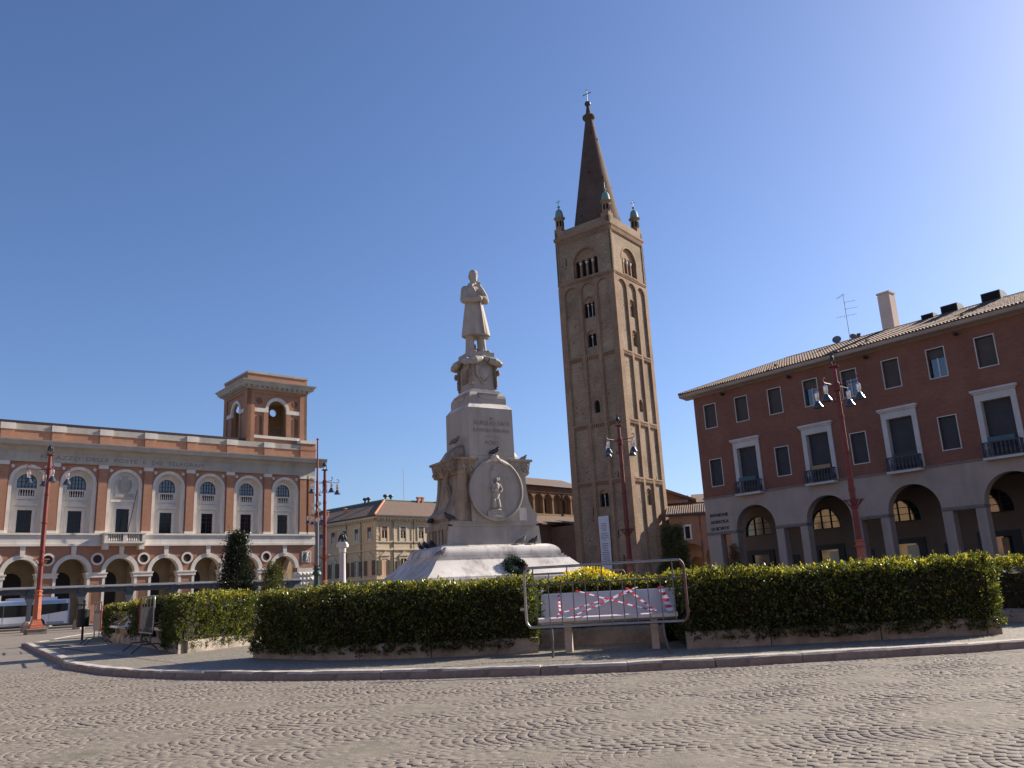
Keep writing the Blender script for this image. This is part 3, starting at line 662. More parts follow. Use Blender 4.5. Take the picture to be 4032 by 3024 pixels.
for b in bays:
    if abs(b - CRB) < .1: continue
    if first:
        for p in wproto: p.location = (b, .3, 0)
        first = False
    else:
        for p in wproto: inst(p, PO, (b, .3, 0))
# crest bay with balcony
mb = MB(); mb.cell(CRB - 1.52, CRB + 1.52, 9.5, 16.45, .46, .75, CRB, .69, 9.55, 12.25, arch=False); mb.build('niche_wall', STONE, PO)
mb = MB(); mb.box(CRB - .98, CRB - .69, .38, .5, 9.52, 12.9); mb.box(CRB + .69, CRB + .98, .38, .5, 9.52, 12.9); mb.box(CRB - .98, CRB + .98, .379, .5, 12.26, 12.6); mb.box(CRB - 1.35, CRB + 1.35, .25, .5, 13.0, 13.25); mb.build('door_surround', STONE, PO)
mb = MB()
for x in (-.69, -.03, .62): mb.box(CRB + x, CRB + x + .07, .60, .68, 9.55, 12.25)
for z in (11.60, 12.18): mb.box(CRB - .68, CRB + .68, .61, .67, z, z + .06)
f_ = mb.build('french_window', FRAME, PO); mb = MB(); mb.box(CRB - .69, CRB + .69, .66, .70, 9.55, 12.25); mb.build('pane', PANEK, f_)
mb = MB(); mb.lunette(CRB, 14.95, .92, 13.45, .30, .46); cr = mb.build('crest_panel', STONE, PO)
mb = MB(); mb.ell((CRB, .26, 14.95), (.56, .16, .80), 18, 12); mb.tube([(CRB - .6, .28, 15.5), (CRB - .75, .26, 14.9), (CRB - .5, .28, 14.2), (CRB, .25, 13.95), (CRB + .5, .28, 14.2), (CRB + .75, .26, 14.9), (CRB + .6, .28, 15.5)], .09); mb.ell((CRB, .26, 15.85), (.35, .12, .18)); mb.box(CRB - .95, CRB + .95, .2, .44, 13.55, 13.95); mb.build('crest', FRIEZE, cr, smooth=True)
for o_ in (cr, f_): pass
mb = MB(); mb.box(CRB - 2.15, CRB + 2.15, -1.25, -.33, 8.36, 8.56); mb.box(CRB - 2.15, CRB + 2.15, -1.28, -.34, 9.38, 9.52)
for x in (-2.12, -.22, 1.78): mb.box(CRB + x, CRB + x + .34 + (.1 if x == -.22 else 0), -1.22, -.9, 8.561, 9.379)
for s_ in (-1, 1): mb.box(CRB + s_ * 1.95 - .17, CRB + s_ * 1.95 + .17, -.90, -.34, 8.562, 9.378)
bal = mb.build('balcony', STONE, PO)
for q in range(12):
    x = CRB - 1.62 + .235 * (q if q < 6 else q + 1.9) * 1.0
    mb = MB(); mb.lathe([(.06, 8.56), (.10, 8.75), (.05, 9.1), (.08, 9.38)], 8, (x, -1.06)); mb.build('baluster', STONE, bal, smooth=True)
for s_ in (-1, 1):
    mb = MB(); mb.prism([(CRB + s_ * 1.85 - .26, 7.72), (CRB + s_ * 1.85 + .26, 7.72), (CRB + s_ * 1.85 + .26, 8.355), (CRB + s_ * 1.85 - .26, 8.355)], -1.0, 0.0); mb.build('corbel', STONE, bal)
mb = MB(); mb.tube([(CRB + .1, -1.1, 8.8), (CRB + .65, -1.3, 12.4), (CRB + .9, -1.4, 14.2)], .04, 6); mb.build('balcony_flagstaff', IRON, bal)
# pilasters, piers, roundels
def pil_parts():
    P = []
    mb = MB(); mb.box(-.44, .44, -.14, .2, 9.76, 16.55); P.append(mb.build('pilaster', PBRICK, PO))
    mb = MB(); mb.box(-.50, .50, -.19, .2, 9.505, 9.76); P.append(mb.build('pilaster_base', STONE, PO))
    mb = MB(); mb.box(-.50, .50, -.20, .2, 16.55, 16.95); P.append(mb.build('pilaster_cap', STONE, PO))
    mb = MB(); mb.box(-1.12, 1.12, -.18, 1.0, 5.18, 5.34); mb.box(-1.02, 1.02, -.12, 1.0, 4.82, 5.18); P.append(mb.build('impost', STONE, PO))
    mb = MB(); mb.arch_ring(0, 6.76, .45, .66, -.09, .05, 28, 0, 2 * math.pi); P.append(mb.build('roundel', STONE, PO, smooth=True))
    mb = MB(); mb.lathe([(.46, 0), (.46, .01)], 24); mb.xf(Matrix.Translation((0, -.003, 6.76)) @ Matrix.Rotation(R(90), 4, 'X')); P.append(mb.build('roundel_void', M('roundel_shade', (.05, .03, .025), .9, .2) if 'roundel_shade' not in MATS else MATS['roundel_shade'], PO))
    mb = MB(); mb.lunette(0, 3.85, .30, 2.0, -.01, .0); P.append(mb.build('pier_niche', CHURR, PO))
    mb = MB(); mb.box(-.62, .62, -.26, .1, 19.12, 20.28); P.append(mb.build('parapet_pier', PBRICK, PO))
    mb = MB(); mb.box(-.68, .68, -.32, .2, 20.28, 20.94); P.append(mb.build('coping_block', STONE, PO))
    return P
pp = pil_parts()
for k, x in enumerate(pils):
    for q, p in enumerate(pp):
        if x > 32 and q in (3, 4, 5, 6, 7, 8): continue
        if k == 0: p.location = (x, 0, 0)
        else: inst(p, PO, (x, 0, 0))
for q in (0, 1, 2): inst(pp[q], PO, (34.02, 0, 0), scale=(.95, 1, 1))
mb = MB(); mb.cell(32.875, XR, 5.34, 8.14, 0, 1); mb.build('end_wall', PBRICK, PO)
mb = MB(); mb.cell(32.875, XR, 9.5, 16.96, .14, .3); mb.build('end_wall', PBRICK, PO)
mb = MB(); mb.box(32.2, XR + .05, -.08, .4, 0, 5.3); rus = mb.build('corner_rustication', STONE, PO)
for r_ in range(8):
    for c_ in range(4):
        x = 32.55 + .52 * c_; z = .45 + .58 * r_
        mb = MB(); mb.add([(x - .25, -.081, z - .28), (x + .25, -.081, z - .28), (x + .25, -.081, z + .28), (x - .25, -.081, z + .28), (x, -.36, z)], [(0, 1, 4), (1, 2, 4), (2, 3, 4), (3, 0, 4)]); mb.build('diamond_block', STONE, rus)
mb = MB(); mb.box(32.8, 34.05, -.06, .02, 5.98, 7.42); pq = mb.build('relief_plaque', STONE, PO)
mb = MB(); mb.box(32.93, 33.92, -.063, -.058, 6.1, 7.3); mb.build('plaque_field', M('grey_relief_field', (.20, .21, .22), .9), pq)
mb = MB(); mb.ell((33.45, -.1, 6.85), (.16, .08, .35)); mb.ell((33.55, -.1, 7.15), (.22, .06, .1)); mb.tube([(33.4, -.1, 6.6), (33.3, -.1, 6.2)], .08); mb.tube([(33.5, -.1, 6.6), (33.6, -.1, 6.15)], .08); mb.tube([(33.6, -.1, 6.95), (33.75, -.1, 6.6)], .06); mb.build('relief_figure', STONE, pq, smooth=True)
# courses
mb = MB(); mb.box(XL, XR + .12, -.30, .3, 8.14, 8.38); mb.box(XL, XR + .04, -.20, .3, 8.38, 8.97); mb.box(XL, XR + .0, -.14, .3, 8.97, 9.30); mb.box(XL, XR + .16, -.34, .6, 9.30, 9.50); mb.build('belt_course', STONE, PO)
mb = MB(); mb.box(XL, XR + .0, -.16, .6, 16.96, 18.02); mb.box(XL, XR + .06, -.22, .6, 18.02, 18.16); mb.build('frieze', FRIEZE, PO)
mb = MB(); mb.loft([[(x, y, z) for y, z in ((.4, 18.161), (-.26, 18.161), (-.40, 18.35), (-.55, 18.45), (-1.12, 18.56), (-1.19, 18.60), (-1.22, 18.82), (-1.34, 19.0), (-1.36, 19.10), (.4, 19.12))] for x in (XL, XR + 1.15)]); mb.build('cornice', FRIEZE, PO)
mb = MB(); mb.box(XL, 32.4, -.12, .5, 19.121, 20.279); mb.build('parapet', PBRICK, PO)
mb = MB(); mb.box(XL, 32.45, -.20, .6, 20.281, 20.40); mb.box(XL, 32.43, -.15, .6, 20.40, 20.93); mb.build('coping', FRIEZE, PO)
mb = MB(); mb.box(32.35, XR, -.26, 2.2, 19.122, 20.27); mb.box(32.30, XR + .05, -.30, 2.2, 20.27, 20.55); mb.box(32.36, XR, -.25, 2.2, 20.55, 21.15); mb.build('corner_parapet', PBRICK, PO)
mb = MB(); mb.box(32.28, XR + .12, -.36, 2.3, 21.151, 21.55); mb.build('corner_coping', STONE, PO)
mb = MB(); mb.box(XL, 25.6, .5, 1.0, 20.94, 21.10); mb.prism([(XL, 20.9), (25.3, 20.9), (25.3, 21.42), (XL, 21.42)], .7, 8.0); mb.build('roof', ROOFD, PO)
mb = MB(); mb.box(XL, XR, 5.2, 5.4, 0, 8.1); mb.box(XL, XR, .9, 5.3, 7.72, 7.8); mb.box(XL, XR, 1.1, 14, 8.2, 19.0); mb.build('portico_wall', PLAST, PO)
for x in pils:
    mb = MB(); mb.cell(1.0, 5.2, 4.9, 7.72, 0, .7, 3.1, 1.9, 4.9, 4.9); mb.box(4.6, 5.2, 0, .7, 0, 4.9); mb.xf(Matrix.Translation((x + .35, 0, 0)) @ Matrix.Rotation(R(90), 4, 'Z')); mb.build('portico_rib', PLAST, PO)
for x in bays[2:]:
    mb = MB(); mb.lunette(x, 4.6, 1.05, 0, 5.12, 5.2); mb.build('portico_door', DOORD, PO)
text_mesh('PALAZZO  DELLE  POSTE  E  DEI  TELEGRAFI', .60, ENGR, 'lettering', PO, (11.25, -.163, 17.32), (R(90), 0, 0), width=17.3, extrude=.004)
# belvedere
bx0, bx1, by0, by1 = 25.35, 33.60, .55, 8.2; bc = (bx0 + bx1) / 2
mb = MB()
def belv_wall(m, u0, u1, y):
    c_ = (u0 + u1) / 2
    m.cell(u0, u1, 21.1, 27.9, y, y + .55, c_, 1.26, 21.95, 25.42)
mb.box(bx0, bx0 + 1.02, by0, by0 + .6, 21.1, 27.95); mb.box(bx1 - 1.02, bx1, by0, by0 + .6, 21.1, 27.95); mb.box(bx0 + 1.02, bx1 - 1.02, by0, by0 + .6, 27.45, 27.95)
mb.cell(bx0 + 1.02, bx1 - 1.02, 21.1, 27.45, by0 + .14, by0 + .6, bc, 1.26, 21.95, 25.42)
lw = MB(); L_ = by1 - by0; lw.box(0, 1.0, 0, .6, 21.1, 27.94); lw.box(L_ - 1.0, L_, 0, .6, 21.1, 27.94); lw.box(1.0, L_ - 1.0, 0, .6, 27.45, 27.94); lw.cell(1.0, L_ - 1.0, 21.1, 27.45, .14, .6, L_ / 2, 1.22, 21.5, 25.42)
lw.xf(Matrix.Translation((bx0 - .002, by1, 0)) @ Matrix.Rotation(R(-90), 4, 'Z')); mb.add(lw.v, lw.f)
bel = mb.build('belvedere', PBRICK, PO)
mb = MB(); HC = (27.25, 32.15); HR = .52; mb.box(bx0 + .3, HC[0] - HR, by1 - .4, by1, 21.1, 27.9); mb.box(HC[1] + HR, bx1 - .3, by1 - .4, by1, 21.1, 27.9); mb.box(HC[0] + HR, HC[1] - HR, by1 - .4, by1, 21.1, 27.9)
for cxx in HC:
    mb.box(cxx - HR, cxx + HR, by1 - .4, by1, 21.1, 26.75 - HR - .05); n8 = 12
    for sg in (1, -1):
        for k in range(n8):
            a0_, a1_ = math.pi * k / n8, math.pi * (k + 1) / n8; zt = 27.9 if sg > 0 else 26.75 - HR - .05
            p0, p1 = (cxx - HR * math.cos(a0_), 26.75 + sg * HR * math.sin(a0_)), (cxx - HR * math.cos(a1_), 26.75 + sg * HR * math.sin(a1_))
            mb.add([(p0[0], by1 - .4, p0[1]), (p1[0], by1 - .4, p1[1]), (p1[0], by1 - .4, zt), (p0[0], by1 - .4, zt)], [(0, 1, 2, 3)])
            mb.add([(p0[0], by1 - .4, p0[1]), (p1[0], by1 - .4, p1[1]), (p1[0], by1, p1[1]), (p0[0], by1, p0[1])], [(0, 1, 2, 3)])
mb.box(bx1 - .4, bx1, by0, by1, 21.1, 27.9); mb.build('belvedere_back', PLAST, bel)
mb = MB(); mb.arch_ring(bc, 25.42, 1.24, 1.64, by0 + .04, by0 + .3, 22); mb.box(bx0 + 1.02, bc - 1.23, by0 + .02, by0 + .3, 25.0, 25.5); mb.box(bc + 1.23, bx1 - 1.02, by0 + .02, by0 + .3, 25.0, 25.5); mb.build('belvedere_arch', STONE, bel)
mb = MB(); mb.box(bx0 + 1.02, bx1 - 1.02, by0 + .0, by0 + .4, 21.95 - .35, 21.95); mb.build('belvedere_sill', STONE, bel)
lw = MB(); lw.arch_ring(L_ / 2, 25.42, 1.2, 1.6, -.0 + .04, .3, 22); lw.box(1.0, L_ / 2 - 1.19, .02, .3, 25.0, 25.5); lw.box(L_ / 2 + 1.19, L_ - 1.0, .02, .3, 25.0, 25.5); lw.xf(Matrix.Translation((bx0, by1, 0)) @ Matrix.Rotation(R(-90), 4, 'Z')); lw.build('belvedere_arch', STONE, bel)
for s_ in (-1, 1):
    mb = MB(); mb.box(bc + s_ * 1.55 - .31, bc + s_ * 1.55 + .31, by0 + .03, by0 + .3, 21.95, 25.0); mb.build('belvedere_pier', PBRICK, bel)
    mb = MB(); mb.lathe([(.43, 0), (.43, .02)], 20); mb.xf(Matrix.Translation((bc + s_ * 2.44, by0 + .139, 26.47)) @ Matrix.Rotation(R(90), 4, 'X')); mb.build('blind_oculus', CHURR, bel)
    mb = MB(); mb.lunette(bc + s_ * 2.48, 24.2, .42, 22.1, by0 + .12, by0 + .139); mb.build('blind_niche', CHURR, bel)
    lw = MB(); lw.box(L_ / 2 + s_ * 1.5 - .28, L_ / 2 + s_ * 1.5 + .28, .03, .3, 21.5, 25.0); lw.xf(Matrix.Translation((bx0, by1, 0)) @ Matrix.Rotation(R(-90), 4, 'Z')); lw.build('belvedere_pier', PBRICK, bel)
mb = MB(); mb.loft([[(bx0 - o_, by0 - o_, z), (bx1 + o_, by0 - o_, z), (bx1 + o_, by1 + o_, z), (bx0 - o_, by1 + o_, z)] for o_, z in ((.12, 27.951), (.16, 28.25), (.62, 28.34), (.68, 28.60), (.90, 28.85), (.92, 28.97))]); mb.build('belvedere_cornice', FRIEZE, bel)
for k in range(13):
    x = bx0 - .0 + (bx1 - bx0) * k / 12
    mb = MB(); mb.box(x - .15, x + .15, by0 - .55, by0 - .1, 28.08, 28.335); mb.build('modillion', FRIEZE, bel)
    y = by0 + (by1 - by0) * k / 12
    mb = MB(); mb.box(bx0 - .55, bx0 - .1, y - .15, y + .15, 28.08, 28.335); mb.build('modillion', FRIEZE, bel)
mb = MB(); mb.box(bx0 + .02, bx1 - .02, by0 + .02, by1 - .02, 28.972, 29.95); mb.build('belvedere_attic', PBRICK, bel)
mb = MB(); mb.box(bx0 - .08, bx1 + .08, by0 - .08, by1 + .08, 29.951, 30.22); mb.build('belvedere_coping', FRIEZE, bel)
mb = MB()
for k in range(11): mb.box(bc - 1.2 + .24 * k, bc - 1.17 + .24 * k, by0 + .5, by0 + .53, 21.95, 22.95)
mb.box(bc - 1.24, bc + 1.24, by0 + .49, by0 + .54, 22.9, 22.96)
mb.tube([(bc - .9, by0 + .52, 22.5), (bc - .6, by0 + .5, 22.8), (bc - .3, by0 + .52, 22.4), (bc, by0 + .5, 22.8), (bc + .4, by0 + .52, 22.4), (bc + .8, by0 + .5, 22.8)], .03, 5); mb.build('iron_railing', IRON, bel)
mb = MB(); mb.box(bc + 1.3, bc + 2.2, by1 - .8, by1 - .7, 25.9, 26.0); mb.build('bell_frame', IRON, bel)

# ------------------------------------------------------------------ bell tower
TS = 9.2
Ncor = Vector((14.614, 105.997, 0)); xd = Vector((math.cos(R(-37.4)), math.sin(R(-37.4)), 0))
TW = thing('bell_tower', 'tall brown brick bell tower with pointed spire and green copper corner domes', 'tower', tuple(Ncor - xd * TS), R(-37.4))
mb = MB(); mb.box(.95, TS - .95, .95, TS - .95, 0, 49); mb.build('core', DARKV, TW)
def face_mat(fi):      # map face coords (u along face left->right, y depth inwards) to tower coords
    c_ = TS / 2
    return Matrix.Translation((c_, c_, 0)) @ Matrix.Rotation(math.pi / 2 * fi, 4, 'Z') @ Matrix.Translation((-c_, -c_, 0))
les = [(0, 1.0), (3.36, 3.80), (5.62, 6.06), (8.42, TS)] if False else [(0, .95), (3.25, 3.72), (5.85, 6.32), (TS - .85, TS)]
panels = [(.95, 3.25), (3.72, 5.85), (6.32, TS - .85)]
CU = 4.78
bands = [14.5, 22.2, 31.7]
for fi in range(4):
    FM = face_mat(fi); near = fi in (0, 1)
    mb = MB()     # lesenes and corner strips up to the belfry
    for k, (a, b) in enumerate(les): mb.box(a, b, 0.0 if k in (1, 2) else -.002, .35, 0, 42.5)
    mb.xf(FM); mb.build('lesene', TBRICKR if near else TBRICK, TW)
    mb = MB()
    for k, (a, b) in enumerate(les): mb.box(a - (.13 if k else 0), b + (.13 if k < 3 else 0), .14, .36, 0, 42.0)
    mb.xf(FM); mb.build('lesene_step', TBRICK, TW)
    for k, (a, b) in enumerate(panels):
        mid = (a + b) / 2; hw = (b - a) / 2
        mb = MB(); levels = [0] + bands + [42.5]
        ops = []
        if k == 1: ops = [(11.2, 12.75, .66), (23.75, 25.05, .44), (33.0, 34.6, .74), (37.25, 39.2, .98 if fi == 0 else .66)]
        z0 = 0
        for (zb, zs, ww) in ops:
            mb.cell(a, b, z0, zs + ww + .35, .26, .75, mid, ww, zb, zs); z0 = zs + ww + .35
        mb.cell(a, b, z0, 42.5, .26, .5); mb.xf(FM); mb.build('wall_panel', TBRICK, TW)
        # arched head of the panel
        mb = MB(); mb.cell(a, b, 40.6, 42.5, .004, .26, mid, hw - .02, 40.6, 42.2 - hw); mb.xf(FM); mb.build('panel_arch', TBRICKR if near else TBRICK, TW)
        for zb in bands:
            mb = MB(); mb.box(a, b, -.03, .28, zb, zb + .2)
            nd = 7
            for q in range(nd): x = a + (b - a) * (q + .5) / nd; mb.box(x - .075, x + .075, .02, .28, zb - .42, zb)
            mb.xf(FM); mb.build('corbel_band', TBRICKR if near else TBRICK, TW)
    if not near and fi != 3: pass
    # mullioned windows
    if near:
        for (zb, zs, ww, nl) in ((11.2, 12.75, .66, 2), (33.0, 34.6, .74, 2), (37.25, 39.2, .98 if fi == 0 else .66, 3 if fi == 0 else 2)):
            mid = CU; lw_ = ww * 2 / nl
            mb = MB(); zz = zs - .1
            n_seg = 10
            # tympanum with small arches cut: built from cells
            for q in range(nl):
                c0 = mid - ww + lw_ * q; mb.cell(c0, c0 + lw_, zz, zs + ww * .98, .42, .6, c0 + lw_ / 2, lw_ / 2 - .05, zz, zz + .05, n=10)
            # trim to arch is hidden by the surrounding reveal
            mb.xf(FM); mb.build('window_tympanum', TBRICKR, TW)
            for q in range(1, nl):
                x = mid - ww + lw_ * q; mb = MB(); mb.lathe([(.07, zb), (.06, zb + .1), (.055, zz - .22), (.05, zz - .2)], 8, (x, .5)); mb.frustum((.06, .06), (.13, .13), zz - .2, zz + .02, x, .5); mb.xf(FM); mb.build('colonnette', MARBC, TW, smooth=True)
        mb = MB(); mb.box(CU - .5, CU + .5, .72, .74, 23.7, 25.6); mb.xf(FM); mb.build('window_void', DARKV, TW)
        # archivolt rings
        for (zs, ww) in ((12.75, .66), (25.05, .44), (34.6, .74), (39.2, .98 if fi == 0 else .66)):
            mb = MB(); mb.arch_ring(CU, zs, ww, ww + .2, .22, .40, 16); mb.xf(FM); mb.build('window_arch', TBRICKR, TW)
    # belfry storey
    mb = MB(); mb.box(0, TS, .08, .4, 42.5, 42.9); mb.box(0, TS, -.06, .4, 42.9, 43.12)
    for q in range(26): x = .2 + (TS - .4) * q / 25; mb.box(x - .09, x + .09, -.02, .1, 42.62, 42.9)
    mb.xf(FM); mb.build('corbel_band', TBRICKR if near else TBRICK, TW)
    mb = MB(); mb.cell(.45, TS - .45, 43.12, 48.9, .10, .45, CU, 2.0, 43.2, 45.45); mb.box(0, .45, 0, .3, 43.12, 48.9); mb.box(TS - .45, TS, 0, .3, 43.12, 48.9); mb.xf(FM); mb.build('belfry_wall', TBRICK, TW)
    mb = MB(); lw_ = 4.0 / 4
    for q in range(4):
        c0 = CU - 2.0 + lw_ * q; mb.cell(c0, c0 + lw_, 43.2, 47.5, .42, .8, c0 + lw_ / 2, lw_ / 2 - .13, 43.2, 45.6, n=10)
    mb.xf(FM); mb.build('belfry_tympanum', TBRICKR if near else TBRICK, TW)
    if near:
        mb = MB(); mb.arch_ring(CU, 45.45, 2.0, 2.22, .06, .3, 22); mb.xf(FM); mb.build('belfry_arch', TBRICKR, TW)
        for q in (1, 2, 3):
            x = CU - 2.0 + lw_ * q; mb = MB(); mb.lathe([(.14, 43.21), (.14, 43.3), (.10, 43.4), (.095, 45.2), (.09, 45.25)], 10, (x, .55)); mb.frustum((.11, .14), (.2, .24), 45.25, 45.62, x, .55); mb.xf(FM); mb.build('colonnette', MARBC, TW, smooth=True)
        mb = MB(); mb.box(CU - 2.1, CU + 2.1, -.10, .5, 43.02, 43.2); mb.xf(FM); mb.build('belfry_sill', TBRICKR, TW)
    # dentil cornice and parapet
    mb = MB(); mb.box(-.03, TS + .03, .02, .4, 48.9, 50.2); nd = 30
    for q in range(nd): x = .35 + (TS - .7) * q / (nd - 1); mb.box(x - .085, x + .085, -.10, .05, 49.05, 49.75)
    mb.box(-.12, TS + .12, -.14, .4, 49.75, 49.86); mb.box(-.14, TS + .14, -.18, .4, 49.86, 50.2); mb.xf(FM); mb.build('dentil_cornice', TBRICKR if near else TBRICK, TW)
    mb = MB(); mb.box(.0, TS, .0, .5, 50.201, 51.15); mb.xf(FM); mb.build('parapet', TBRICK, TW)
    # slits and putlog holes
    if near:
        rr_ = random.Random(fi + 5)
        for q in range(46):
            z = rr_.uniform(3, 47); k = rr_.choice((0, 2, 0, 2, 1)); a, b = panels[k]; x = rr_.uniform(a + .2, b - .2); y = .255
            if z > 43.3: x = rr_.choice((rr_.uniform(.6, 2.2), rr_.uniform(7.4, 8.6))); y = .095
            big_ = rr_.random() < .22
            if k == 1 and z < 43 and any(zb - 1 < z < zs + 2.4 for zb, zs in ((11.2, 12.75), (23.75, 25), (33, 34.6), (37.2, 39.2), (3, 10))): continue
            mb = MB(); w2, h2 = (.07, .55) if big_ else (.06, .09); mb.box(x - w2, x + w2, y - .004, y + .05, z - h2, z + h2); mb.xf(FM); mb.build('slit' if big_ else 'putlog_hole', DARKV, TW)
mb = MB(); mb.box(.3, TS - .3, .3, TS - .3, 48.9, 50.6); mb.build('roof_slab', TBRICK, TW)
SC_ = TS / 2
mb = MB(); mb.lathe([(3.72, 50.6), (3.55, 51.6), (.62, 69.5), (.60, 69.8)], 32, (SC_, SC_)); spi = mb.build('spire', SPIREB, TW, smooth=True)
mb = MB(); mb.lathe([(.62, 69.7), (.95, 70.1), (.95, 70.4), (.6, 70.7), (.42, 70.8), (.22, 72.2), (.18, 72.25)], 20, (SC_, SC_)); mb.build('spire_collar', SPIREB, spi, smooth=True)
mb = MB(); mb.ell((SC_, SC_, 72.6), (.48, .48, .42), 16, 10); mb.build('finial_ball', GREENI, spi, smooth=True)
def cross(mb, c, s_):
    x, y, z = c; mb.box(x - .04 * s_, x + .04 * s_, y - .04 * s_, y + .04 * s_, z, z + 2.0 * s_); mb.box(x - .62 * s_, x + .62 * s_, y - .04 * s_, y + .04 * s_, z + 1.30 * s_, z + 1.40 * s_)
    for dx, dz in ((-.62, 1.35), (.62, 1.35), (0, 2.0)): mb.ell((x + dx * s_, y, z + dz * s_), (.12 * s_, .05 * s_, .12 * s_), 8, 6)
mb = MB(); cross(mb, (SC_, SC_, 73.0), .98); mb.build('cross', GREENI, spi)
for q in range(9):
    a = -R(100) + R(25) * q; z = 53 + (q * 37 % 15); rr_ = 3.55 - (z - 51.6) * (2.93 / 17.9)
    mb = MB(); mb.box(-.07, .07, -.03, .05, -.25, .25); mb.xf(Matrix.Translation((SC_ + rr_ * math.cos(a), SC_ + rr_ * math.sin(a), z)) @ Matrix.Rotation(a + R(90), 4, 'Z')); mb.build('spire_slit', DARKV, spi)
for px_, py_ in ((.62, .62), (TS - .62, .62), (TS - .62, TS - .62), (.62, TS - .62)):
    mb = MB(); mb.frustum((.62, .62), (.62, .62), 51.15, 51.7, px_, py_); mb.lathe([(.62, 51.7), (.60, 53.25), (.80, 53.4), (.82, 53.52)], 10, (px_, py_)); pin = mb.build('corner_turret', TBRICKR, TW)
    mb = MB(); mb.lathe([(.86, 53.52), (.66, 53.62), (.58, 54.1), (.52, 54.5), (.38, 54.8), (.1, 55.0), (.06, 55.2)], 18, (px_, py_)); mb.ell((px_, py_, 55.35), (.2, .2, .2), 10, 8); mb.build('copper_dome', COPPER, pin, smooth=True)
    mb = MB(); cross(mb, (px_, py_, 55.5), .5); mb.build('cross', GREENI, pin)
    for a in (-90, 0, 45, -45):
        mb = MB(); mb.box(-.13, .13, -.02, .02, 52.1, 52.95); mb.xf(Matrix.Translation((px_ + .60 * math.cos(R(a)), py_ + .60 * math.sin(R(a)), 0)) @ Matrix.Rotation(R(a + 90), 4, 'Z')); mb.build('turret_slit', DARKV, pin)
# banner
bn = thing('banner', 'tall white text banner hanging on the shaded front of the bell tower', 'banner', tuple(Ncor - xd * TS), R(-37.4))
mb = MB(); mb.loft([[(x, -.06 - .03 * math.sin(x * 3 + z), z) for x in (3.83, 4.3, 4.9, 5.4)] + [(x, -.03 - .03 * math.sin(x * 3 + z), z) for x in (5.4, 4.9, 4.3, 3.83)] for z in (1.6, 3.4, 5, 6.6, 8.2, 9.98)]); mb.build('cloth', BANN, bn)
rr_ = random.Random(2); mb = MB(); z = 9.0
for line, (ww, gap) in enumerate(((.62, .22), (.78, .22), (.8, .22), (.5, .36), (.9, .22), (1.15, .22), (1.1, .22), (.26, .36), (.95, .22), (.9, .22), (.75, .22), (.6, .22), (1.1, .22), (1.1, .22), (.8, .22), (1.08, .22), (1.15, .22), (.45, .5), (.3, .55))):
    x = 4.615 - ww / 2
    while x < 4.615 + ww / 2:
        l_ = rr_.uniform(.03, .07); mb.box(x, x + l_, -.0985, -.094, z - rr_.uniform(.03, .06), z + rr_.uniform(.03, .06)); x += l_ + rr_.choice((.015, .015, .05))
    z -= gap * 1.25
mb.build('printed_lines', INK, bn)
# ------------------------------------------------------------------ red brick arcade building (right)
RA = thing('arcade_building', 'red brick building with grey stone arcade filling the right of the square', 'building', (RASX, RASY, 0), R(-50.22))
RW = 36.0
PIT = 3.25
# top floor windows
def small_window(x, z0, z1, sh, name='window'):
    mb = MB(); e = .07
    mb.box(x - .585 - e, x - .585, -.03, .32, z0 - e, z1 + e); mb.box(x + .585, x + .585 + e, -.03, .32, z0 - e, z1 + e); mb.box(x - .584, x + .584, -.029, .32, z1, z1 + e - .001); mb.box(x - .584, x + .584, -.031, .32, z0 - e + .001, z0)
    f_ = mb.build(name, WFRAME, RA)
    if sh >= 1:
        mb = MB(); mb.box(x - .585, x + .585, .22, .26, z0, z1)
        for q in range(int((z1 - z0) / .115)): mb.box(x - .58, x + .58, .205, .222, z0 + .115 * q + .01, z0 + .115 * q + .098)
        mb.build('shutter', SHUT if sh == 1 else SHUTD, f_)
    else:
        mb = MB(); mb.box(x - .585, x + .585, .28, .30, z0, z1); mb.build('pane', PANE, f_)
        mb = MB(); mb.box(x - .585, x + .585, .22, .26, z0 + (z1 - z0) * .68, z1); mb.build('shutter', SHUT, f_)
        mb = MB(); mb.box(x - .05, x + .05, .23, .28, z0, z1); mb.build('mullion', WFRAME, f_)
